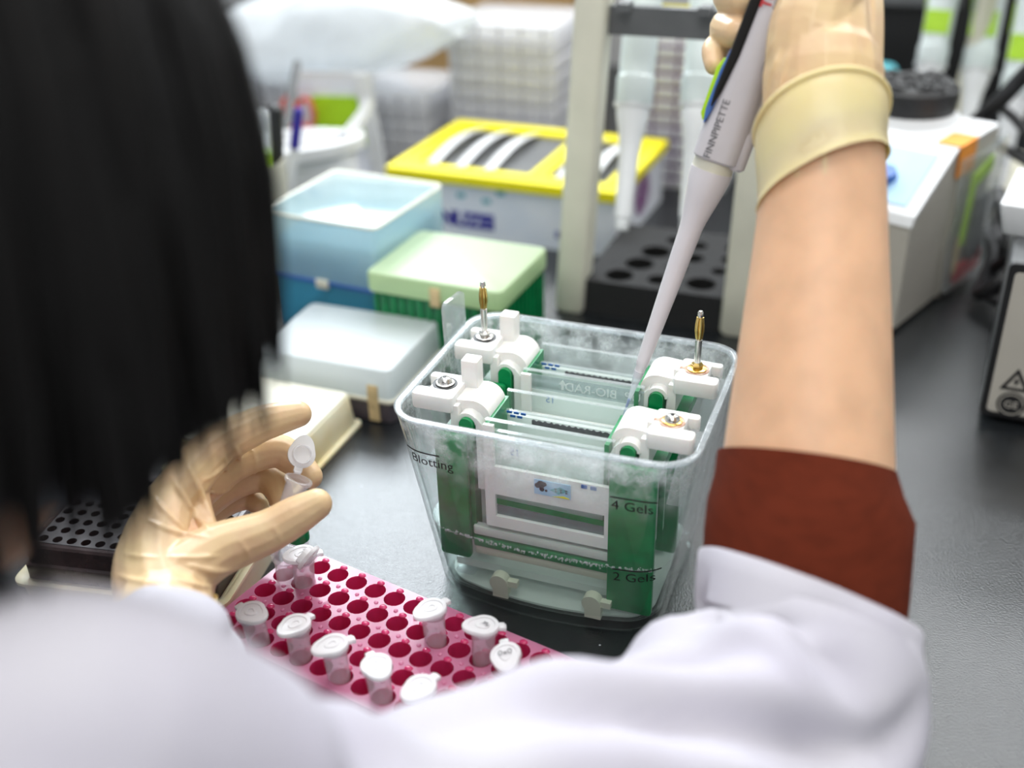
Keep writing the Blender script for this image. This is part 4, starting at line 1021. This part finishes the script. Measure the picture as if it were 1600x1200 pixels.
# ---- hand skeletons (world cm), used for the body (thin) and the gloves
LH = dict(
    thumb=([at(268, 905, 54.2), at(335, 862, 56.0), at(415, 832, 57.0), at(462, 806, 57.4), at(494, 788, 57.6)], [1.55, 1.42, 1.15, 1.04, .84]),
    index=([at(262, 790, 57.2), at(330, 706, 59.0), at(395, 668, 60.0), at(432, 655, 60.4), at(466, 647, 60.6)], [1.3, 1.18, 1.02, .92, .74]),
    middle=([at(268, 800, 59.2), at(355, 728, 61.6), at(425, 704, 62.8), at(458, 718, 63.0), at(484, 744, 62.6)], [1.25, 1.1, 1.0, .92, .74]),
    ring=([at(278, 815, 60.8), at(350, 762, 63.0), at(405, 745, 64.0), at(432, 760, 63.6), at(440, 785, 62.8)], [1.15, 1.0, .92, .84, .68]),
    pinky=([at(288, 830, 62.0), at(345, 790, 64.2), at(385, 778, 65.0), at(405, 790, 64.6)], [1.05, .82, .72, .58]),
    palm=[([at(248, 945, 53.2), at(238, 875, 55.2), at(262, 790, 57.2)], [2.0, 1.85, 1.35]),
          ([at(262, 950, 53.4), at(262, 880, 56.5), at(272, 808, 59.4)], [2.0, 1.8, 1.3]),
          ([at(272, 955, 53.6), at(285, 885, 57.6), at(290, 825, 61.4)], [1.9, 1.6, 1.1]),
          ([at(265, 930, 53.8), at(300, 885, 55.8), at(335, 862, 56.0)], [1.8, 1.6, 1.4]),
          ([at(330, 858, 56.2), at(318, 812, 57.4), at(300, 770, 58.4)], [.75, .6, .9])],
    wrist=[([at(252, 960, 53.0), at(238, 1040, 49.5), at(225, 1120, 46.5)], [2.35, 2.6, 3.0])])
RH = dict(
    ring=([at(1322, -60, 57.5), at(1230, 5, 59.6), at(1150, 36, 58.6), at(1138, 46, 57.2), at(1152, 52, 55.6)], [1.15, .98, .92, .96, .78]),
    pinky=([at(1318, 0, 57.0), at(1230, 55, 59.0), at(1150, 74, 58.4), at(1119, 76, 57.4), at(1116, 102, 56.4)], [1.0, .84, .74, .72, .5]),
    middle=([at(1325, -115, 57.6), at(1230, -50, 59.6), at(1155, -18, 58.6), at(1143, -4, 57.2), at(1164, 2, 55.4)], [1.2, 1.0, .92, .94, .8]),
    index=([at(1320, -170, 57.8), at(1235, -120, 59.6), at(1175, -85, 58.6), at(1160, -72, 57.0), at(1185, -62, 55.2)], [1.2, 1.02, .94, .92, .78]),
    thumb=([at(1300, -30, 52.4), at(1278, -130, 51.8), at(1255, -230, 51.8), at(1245, -300, 52.2)], [1.6, 1.3, 1.05, .75]),
    palm=[([at(1284, 120, 52.6), at(1290, 30, 53.4), at(1320, -60, 56.5)], [2.55, 2.1, 1.5]),
          ([at(1310, 110, 53.2), at(1318, 20, 54.6), at(1325, -110, 57.0)], [2.0, 1.9, 1.4]),
          ([at(1330, 100, 53.4), at(1336, 0, 54.8), at(1325, -165, 57.2)], [1.5, 1.35, 1.2]),
          ([at(1262, 110, 52.4), at(1270, 40, 52.4), at(1300, -30, 52.6)], [2.0, 2.0, 1.7]),
          ([at(1245, 130, 52.6), at(1262, 60, 54.0), at(1305, 5, 56.4)], [1.6, 1.7, 1.2])],
    wrist=[([at(1285, 120, 52.5), at(1284, 220, 52.1), at(1283, 300, 51.8)], [2.8, 2.78, 2.82])])
def hand(mb, H, inf=0.0, wrist=True):
    for k in ('thumb', 'index', 'middle', 'ring', 'pinky'):
        p, r = H[k]; limb(mb, p, [x + inf for x in r])
    for p, r in H['palm'] + (H['wrist'] if wrist else []): limb(mb, p, [x + inf for x in r])
# ---- body: one continuous skin from head to hands
SH_R, EL_R = at(60, 1330, 26.5), at(1222, 1140, 46.6)
SH_L, EL_L = Vector((-44, 24, 21)), Vector((-27, 22, 3.5))
WR_L = at(225, 1120, 46.5)
HEAD = Vector((-17.1, 28.2, 35.0)); FACE = Vector((.42, .72, -.55)).normalized()
fr_ = FACE; fs_ = fr_.cross(Vector((0, 0, 1))).normalized(); fu_ = fs_.cross(fr_).normalized()
def HP(r, f, u): return HEAD + fs_ * r + fr_ * f + fu_ * u
b = MB()
b.ball((0, 0, 0), 1, 24, 16)
hm_ = Matrix((fs_ * 7.4, fr_ * 9.3, fu_ * 9.0)).transposed().to_4x4(); hm_.translation = HEAD
b.v = [hm_ @ q for q in b.v]
limb(b, [HP(0, 2.5, -4), HP(0, 5.5, -8.5)], [6.0, 3.4])                     # jaw and chin
limb(b, [HP(0, 8.6, 1.5), HP(0, 10.2, -1.2), HP(0, 9.9, -2.4)], [.9, 1.0, .9])  # nose
limb(b, [HP(-1.8, 8.2, -5.2), HP(1.8, 8.2, -5.2)], [.8, .8])                # lips
for s in (-1, 1):
    limb(b, [HP(s * 7.4, -.8, 1.5), HP(s * 7.9, -1.2, 0), HP(s * 7.4, -.6, -2.6)], [1.0, 1.0, .7])   # ears
    limb(b, [HP(s * 4.4, 7.0, 2.4), HP(s * 1.6, 8.4, 2.2)], [1.0, .9])       # brow
    b.ball(HP(s * 3.1, 7.3, .6), 1.35, 12, 8)                                 # eyeball under the lid
NB = Vector((-24, 19.5, 21))
limb(b, [HP(0, -2, -6), HEAD.lerp(NB, .6), NB], [5.4, 5.2, 6.2])
limb(b, [Vector((-24, 17, 17)), Vector((-26, 13, 0)), Vector((-27, 10, -25))], [9.5, 13, 14], 20)
limb(b, [NB + Vector((0, 0, -4)), SH_R + Vector((-2, 0, -1))], [5.5, 4.6]); limb(b, [NB + Vector((0, 0, -4)), SH_L], [6, 5])
limb(b, [SH_R, at(330, 1425, 31.0), at(620, 1380, 36), at(900, 1278, 40.8), at(1105, 1205, 44.0), EL_R], [4.6, 4.3, 4.0, 3.8, 3.6, 3.5])
FA = [EL_R, at(1258, 900, 49.6), at(1261, 740, 50.3), at(1274, 520, 51.0), at(1283, 350, 51.7), at(1285, 200, 52.2), at(1284, 120, 52.6)]
FR = [3.7, 3.95, 3.82, 3.36, 2.98, 2.78, 2.5]
limb(b, FA, FR, 24)
limb(b, [SH_L, SH_L.lerp(EL_L, .5) + Vector((0, -1, -1)), EL_L + Vector((-.5, -.5, .8))], [4.4, 3.5, 3.0]); limb(b, [EL_L + Vector((-.5, -.5, .8)), EL_L.lerp(WR_L, .55), WR_L, at(252, 960, 53.0)], [3.0, 2.8, 2.5, 2.2])
hand(b, LH, -.16); hand(b, RH, -.16, False)
remesh('body', rel(b), 'skin', person, .32, 5)
# ---- gloves
from mathutils.bvhtree import BVHTree
def folds(mb, paths, r):
    """raised latex folds lying on the outer skin of mb"""
    tree = BVHTree.FromPolygons([tuple(q) for q in mb.v], mb.f); tubes_ = []
    for path, rr in paths:
        P = catmull([(x, y) for x, y in path], 5); pts = []
        for x, y in P:
            d = (at(x, y, 1.0) - CAM).normalized(); h = tree.ray_cast(CAM, d)
            if h[0] is not None: pts.append(h[0] + d * rr * r * .25)
        if len(pts) > 3: tubes_.append((pts, [r * rr * (.15 + .85 * math.sin(math.pi * i / (len(pts) - 1))) for i in range(len(pts))]))
    for pts, rad in tubes_: mb.tube(pts, rad, 7)
b = MB(); hand(b, LH, .0)
folds(b, [([(250, 712), (272, 752), (300, 800), (335, 836)], 1), ([(284, 692), (300, 742), (322, 790), (334, 815)], 1.1), ([(205, 800), (262, 828), (330, 842)], .9),
          ([(285, 880), (335, 893), (388, 884)], 1), ([(268, 905), (325, 918), (378, 905)], 1), ([(292, 932), (340, 932), (368, 922)], .9), ([(255, 870), (300, 872), (352, 868)], .7),
          ([(372, 842), (388, 866), (396, 892)], .6), ([(425, 818), (436, 838), (442, 858)], .6), ([(362, 690), (372, 708), (376, 726)], .8), ([(345, 702), (352, 724), (354, 740)], .7),
          ([(312, 752), (330, 745), (356, 722), (372, 706)], .7), ([(318, 765), (346, 770), (372, 752)], .7), ([(392, 700), (400, 722), (398, 742)], .6), ([(402, 640), (410, 660), (408, 684)], .5),
          ([(158, 880), (200, 905), (260, 915)], .8), ([(165, 850), (205, 868), (250, 872)], .6), ([(228, 745), (250, 790), (290, 830)], .8)], .2)
gl = remesh('left_glove', rel(b), 'latex_glove', person, .09, 2)
b = MB()
rs_ = []
def ring_at(px, py, d, rx, rz, tilt=0.0, near=0.0, n=40, wob=0.0, ph=0):
    """ring round a limb: rx across the view, rz along the view; tilt = rise to the right, near = rise of the near side (cm)"""
    c = at(px, py, d); out = []
    for k in range(n):
        a = 2 * math.pi * k / n; w_ = 1 + wob * math.sin(5 * a + ph) + wob * .6 * math.sin(9 * a + 2 * ph)
        out.append(c + cr * (rx * math.cos(a) * w_) + fw * (rz * math.sin(a) * w_) + cu * (tilt * math.cos(a) - near * math.sin(a)))
    return out
b.loft([ring_at(262, 935, 53.6, 2.35, 2.2), ring_at(255, 960, 52.9, 2.55, 2.45, .1), ring_at(250, 985, 52.0, 2.72, 2.6, .1, wob=.02), ring_at(248, 992, 51.8, 2.85, 2.7, .1), ring_at(248, 998, 51.6, 2.85, 2.7, .1), ring_at(248, 1000, 51.5, 2.68, 2.5, .1), ring_at(252, 980, 52.2, 2.6, 2.48), ring_at(262, 935, 53.6, 2.25, 2.1)], False, False)
rel(b).build('glove_cuff', 'latex_cuff', gl, 60)
b = MB(); hand(b, RH, .0)
folds(b, [([(1195, 165), (1205, 120), (1222, 70)], .9), ([(1215, 160), (1224, 115), (1240, 60)], .8), ([(1188, 120), (1198, 90), (1210, 60)], .7), ([(1330, 40), (1345, 90), (1350, 130)], .5), ([(1250, 20), (1290, 40), (1330, 30)], .5)], .18)
gr = remesh('right_glove', rel(b), 'latex_glove', person, .09, 2)
# loose turned-down cuff with its rolled bead
rows = [(1283, 186, 52.2, 2.92, 2.9, .25, 1.55, .0), (1283, 192, 52.2, 3.02, 3.0, .2, 1.6, .004), (1284, 215, 52.0, 3.0, 2.98, .45, 1.45, .008), (1284, 245, 51.9, 2.92, 2.92, .75, 1.2, .014), (1284, 268, 51.8, 2.92, 2.92, .95, 1.1, .016), (1284, 282, 51.7, 2.98, 2.98, 1.05, 1.05, .012), (1284, 286, 51.7, 3.02, 3.02, 1.05, 1.05, .01), (1284, 284, 51.7, 2.90, 2.9, 1.05, 1.05, .01), (1284, 240, 51.9, 2.86, 2.86, .75, 1.2, .01), (1283, 192, 52.2, 2.84, 2.84, .25, 1.5, 0)]
b = MB(); b.loft([ring_at(a, y, d, rx, rz, ti, ne, 48, wo, y * .03) for a, y, d, rx, rz, ti, ne, wo in rows], False, False)
cf = rel(b).build('turned_cuff', 'latex_cuff', gr, 60)
b = MB(); rg = ring_at(1283, 188, 52.2, 3.03, 3.0, .22, 1.58, 64); b.tube(rg + rg[:2], .14, 8, False)
rel(b).build('rolled_bead', 'latex_cuff', gr, 80)
# ---- rust sweater cuff
rows = [(1258, 960, 49.4, 4.3, 4.2, -.6, .3, .01), (1258, 905, 49.6, 4.42, 4.3, -.75, .35, .012), (1260, 850, 49.8, 4.5, 4.35, -.7, .4, .012), (1264, 800, 50.0, 4.5, 4.3, -.55, .45, .01), (1261, 760, 50.2, 4.12, 4.05, -.55, .5, .004), (1259, 728, 50.4, 3.95, 3.95, -.6, .55, .0), (1259, 722, 50.4, 3.9, 3.9, -.6, .55, 0), (1259, 723, 50.4, 3.8, 3.8, -.6, .55, 0), (1260, 760, 50.2, 3.75, 3.75, -.55, .5, 0)]
b = MB(); b.loft([ring_at(a, y, d, rx, rz, ti, ne, 56, wo, y * .02) for a, y, d, rx, rz, ti, ne, wo in rows], False, False)
rel(b).build('sweater_cuff', 'rust_knit', person, 60)
b = MB(); b.ball(at(1394, 945, 47.6), .22, 10, 8, (.6, 1, 1)); rel(b).build('cuff_button', 'brass', person)
# ---- lab coat: torso, sleeves
coat = None
b = MB()
limb(b, [Vector((-24.5, 16.5, 16)), Vector((-26, 12.5, 0)), Vector((-27, 10, -32))], [11, 14.5, 16], 28)
limb(b, [NB + Vector((1, -1, -3.5)), SH_R + Vector((-1, 0, -.4))], [6.8, 6.4], 20); limb(b, [NB + Vector((0, 0, -4)), SH_L], [7.2, 6.6], 20)
limb(b, [at(-60, 1170, 24.5), at(130, 1165, 25.5), at(300, 1260, 28.5)], [3.6, 3.6, 4.2], 20)
limb(b, [SH_R + Vector((-.6, -.6, .0)), at(330, 1420, 31.5)], [6.2, 5.6], 20)
coat = remesh('lab_coat', rel(b), 'coat_cloth', person, .4, 8)
FOLDS = [(-.9, 3.2, .30, .72, .16), (.2, 2.8, .38, .80, .13), (-1.6, 3.5, .52, .92, .15), (.9, 2.4, .55, .93, .12), (2.6, 3.0, .5, .95, .12), (-.3, 2.0, .66, .98, .12), (4.0, 3.0, .4, .9, .12), (-.6, 2.5, .05, .42, .12)]
def sleeve(name, keys, hem=None, fold=.05, seed=0, nseg=14, nr=64):
    """keys: (Vector, radius); lofted tube with soft diagonal folds; hem: extra rings at the end"""
    P = catmull([(*p, r) for p, r in keys], nseg); pts = [Vector(p[:3]) for p in P]; rad = [p[3] for p in P]
    b = MB(); a = None; rs = []
    for i, p in enumerate(pts):
        tt = (pts[min(i + 1, len(pts) - 1)] - pts[max(i - 1, 0)]).normalized()
        if a is None: a = cu - tt * cu.dot(tt); a.normalize()
        a = (a - tt * a.dot(tt)).normalized(); c_ = tt.cross(a); s_ = i / len(pts)
        rg = []
        for k in range(nr):
            q = 2 * math.pi * k / nr
            f = fold * (math.sin(2 * q + s_ * 17 + seed) * .5 + .8 * max(0, math.sin(q * 1 - s_ * 26 + seed)) ** 3 + .35 * math.sin(5 * q + s_ * 21 + seed * 2))
            for q0, kk, s0, s1, am in FOLDS:
                if s0 < s_ < s1:
                    d_ = (q - q0 - kk * (s_ - s0) + math.pi) % (2 * math.pi) - math.pi
                    e_ = math.sin(math.pi * (s_ - s0) / (s1 - s0))
                    f += 1.5 * am * e_ * (-math.exp(-(d_ / .16) ** 2) + .6 * math.exp(-((d_ - .38) / .25) ** 2))
            f *= min(1, (1 - s_) * 6) * min(1, .2 + s_ * 4)
            rg.append(p + (a * math.cos(q) + c_ * math.sin(q)) * rad[i] * (1 + f))
        rs.append(rg)
    return b, rs
keys = [(SH_R + Vector((-1, 0, 0)), 6.3), (at(330, 1425, 31.0), 5.8), (at(620, 1380, 36), 5.0), (at(900, 1278, 40.8), 5.1), (at(1105, 1205, 44.0), 5.2), (at(1232, 1122, 46.6), 5.0), (at(1262, 1020, 48.3), 4.9)]
b, rs = sleeve('sleeve', keys, fold=.075, seed=1.3)
# hem rings resampled so that their start lines up with the last sleeve ring
def align(rg, ref):
    n = len(rg); best = min(range(n), key=lambda s_: sum((rg[(k + s_) % n] - ref[k]).length for k in range(0, n, 8)))
    r2 = rg[::-1]; best2 = min(range(n), key=lambda s_: sum((r2[(k + s_) % n] - ref[k]).length for k in range(0, n, 8)))
    A = [rg[(k + best) % n] for k in range(n)]; B = [r2[(k + best2) % n] for k in range(n)]
    return A if sum((x - y).length for x, y in zip(A, ref)) < sum((x - y).length for x, y in zip(B, ref)) else B
prev = rs[-1]
for row in ((1262, 975, 48.9, 4.85, 4.8, -1.2, .5, .012), (1264, 945, 49.3, 4.8, 4.75, -1.75, .8, .015), (1265, 928, 49.6, 4.8, 4.72, -1.95, .95, .014), (1265, 923, 49.7, 4.72, 4.65, -1.95, .95, .012), (1265, 926, 49.7, 4.58, 4.5, -1.95, .95, .01), (1264, 960, 49.2, 4.6, 4.5, -1.6, .7, .01)):
    a_, y, d, rx, rz, ti, ne, wo = row
    rg = align(ring_at(a_, y, d, rx, rz, ti, ne, 64, wo, y * .02), prev); rs.append(rg); prev = rg
b.loft(rs, False, False)
rel(b).build('right_sleeve', 'coat_cloth', coat, 80)
b, rs = sleeve('sleeve', [(SH_L, 6.4), (SH_L.lerp(EL_L, .5) + Vector((0, -1, -1)), 5.6), (EL_L + Vector((-.5, -.5, .8)), 5.2), (EL_L.lerp(WR_L, .55), 4.5), (at(228, 1090, 47.6), 3.9), (at(236, 1050, 49.2), 3.7)], fold=.06, seed=4)
b.loft(rs, False, False); rel(b).build('left_sleeve', 'coat_cloth', coat, 80)
b = MB(); b.tube([HP(0, -7, -9.5) + Vector((0, -2, -1)), NB + Vector((6.5, -3.5, 2)), NB + Vector((7.2, 3, 0)), NB + Vector((3, 7.5, -3))], [1.2, 1.5, 1.3, .8], 12)
rel(b).build('collar', 'coat_cloth', coat, 60)
# ---- face mask
b = MB(); rs = []
for i in range(9):
    v = -6.6 + 7.4 * i / 8; rg = []
    for k in range(17):
        a = R_(-88 + 176 * k / 16); bul = 1 + .10 * math.cos(a) * math.sin(math.pi * i / 8)
        rg.append(HP(7.6 * math.sin(a) * bul * (.75 + .25 * i / 8), 2.0 + 8.9 * math.cos(a) * bul, v - 1.2))
    rs.append(rg)
b.loft(rs, False, False, close=False)
o = rel(b).build('face_mask', 'mask_cloth', person, 80)
sm = o.modifiers.new('thickness', 'SOLIDIFY'); sm.thickness = .0015
for s in (-1, 1):
    b = MB(); b.tube([HP(s * 7.0, 2.6, -2), HP(s * 8.3, 0, 0), HP(s * 8.4, -1.8, 1.4), HP(s * 8.2, -1.6, -2), HP(s * 6.4, 2.4, -6)], .12, 6)
    rel(b).build('mask_loop', 'mask_cloth', o)
# ---- hair: a bob of overlapping locks over a cap
b = MB(); rnd = random.Random(21)
cap = MB(); cap.ball((0, 0, 0), 1, 40, 24)
hm_ = Matrix((fs_ * 8.7, fr_ * 10.2, fu_ * 10.0)).transposed().to_4x4(); hm_.translation = HEAD - fr_ * .9 + fu_ * .9
for q in cap.v:
    w_ = hm_ @ q
    b.v.append(w_)
b.f = list(cap.f)
# drop the part of the cap that would cover the face
keep = []
for f in b.f:
    c = sum((b.v[i] for i in f), Vector()) / len(f) - HEAD
    if not (c.dot(fr_) > 3.4 and c.dot(fu_) < 5.5): keep.append(f)
b.f = keep
for k in range(1250):
    th = rnd.uniform(0, 2 * math.pi); el = rnd.uniform(R_(5), R_(85))
    d0 = Vector((math.cos(th) * math.cos(el), math.sin(th) * math.cos(el), math.sin(el)))
    if d0.y > .45 and d0.z < .75: continue
    p0 = HP(d0.x * 8.8, d0.y * 10.2 - .9, d0.z * 10.0 + .9)
    out = (fs_ * d0.x + fr_ * d0.y * .9).normalized() if abs(d0.x) + abs(d0.y) > .05 else fs_
    fall = Vector((0, 0, -1)) * .82 - fu_ * .35
    L = rnd.uniform(12, 21) * (.55 + .45 * (1 - abs(el) / R_(90))) + 8.5 * math.sin(el)
    pts = [p0]; dirn = (out * .55 + fall * .6).normalized() if el < R_(50) else (out + fall * .2).normalized()
    for i in range(7):
        dirn = (dirn * .62 + fall * .42 + out * (.02 - .05 * i / 7)).normalized()
        nxt = pts[-1] + dirn * L / 7
        rr = nxt - (HEAD - fr_ * .9 + fu_ * .6); e_ = math.sqrt((rr.dot(fs_) / 8.9) ** 2 + (rr.dot(fr_) / 10.3) ** 2 + (max(rr.dot(fu_), -2.0) / 10.2) ** 2)
        if e_ < 1.0: nxt = (HEAD - fr_ * .9 + fu_ * .6) + rr / max(e_, .3)
        if nxt.z < (26.2 + .13 * max(0, nxt.x + 14) + .6 * math.sin(k * 1.7) if (nxt.x > -15 or d0.y > 0) else 19.5 + .9 * math.sin(k)): break
        pts.append(nxt)
    if len(pts) < 3: continue
    r0 = rnd.uniform(.28, .55)
    b.tube(pts, [r0 * (1.05 if i < len(pts) * .6 else 1.05 - 1.0 * ((i / (len(pts) - 1) - .6) / .4)) + .03 for i in range(len(pts))], 6)
o = rel(b).build('hair', 'hair_black', person, 60)

# ================================================================ tube held in the left glove
hb, ht = at(449, 800, 59.9), at(467, 748, 59.5)
hm2 = along(hb, ht); ax = (ht - hb).normalized(); ht2 = ht
t = thing('microtube', 'open microtube held between gloved thumb and fingers, lid flipped up', 'tube', (0, 0, 0), 0, 'microtubes')
m3 = hm2.copy(); org = ht - ax * 4.1; m3.translation = (ht - ax * 4.1 * 1.12) * U; t.matrix_world = m3 @ Matrix.Scale(1.12, 4)
link(bpy.data.objects.new('tube_body', TM['body']), t)
lid = link(bpy.data.objects.new('lid', TM['lid']), t)
lid.matrix_local = Matrix.Rotation(R_(100), 4, 'Z') @ Matrix.Translation((-.0092, 0, .0405)) @ Matrix.Rotation(R_(-118), 4, 'Y') @ Matrix.Translation((.0092, 0, -.0405))
text('4', .5, 'grey_ink', lid, frame((.1, .1, 4.31), (0, 1, 0), (-1, 0, 0)), 'handwriting', .002, 'CENTER')
text('11', .35, 'grey_ink', lid, frame((-.3, -.1, 4.31), (0, 1, 0), (-1, 0, 0)), 'handwriting', .002, 'CENTER')
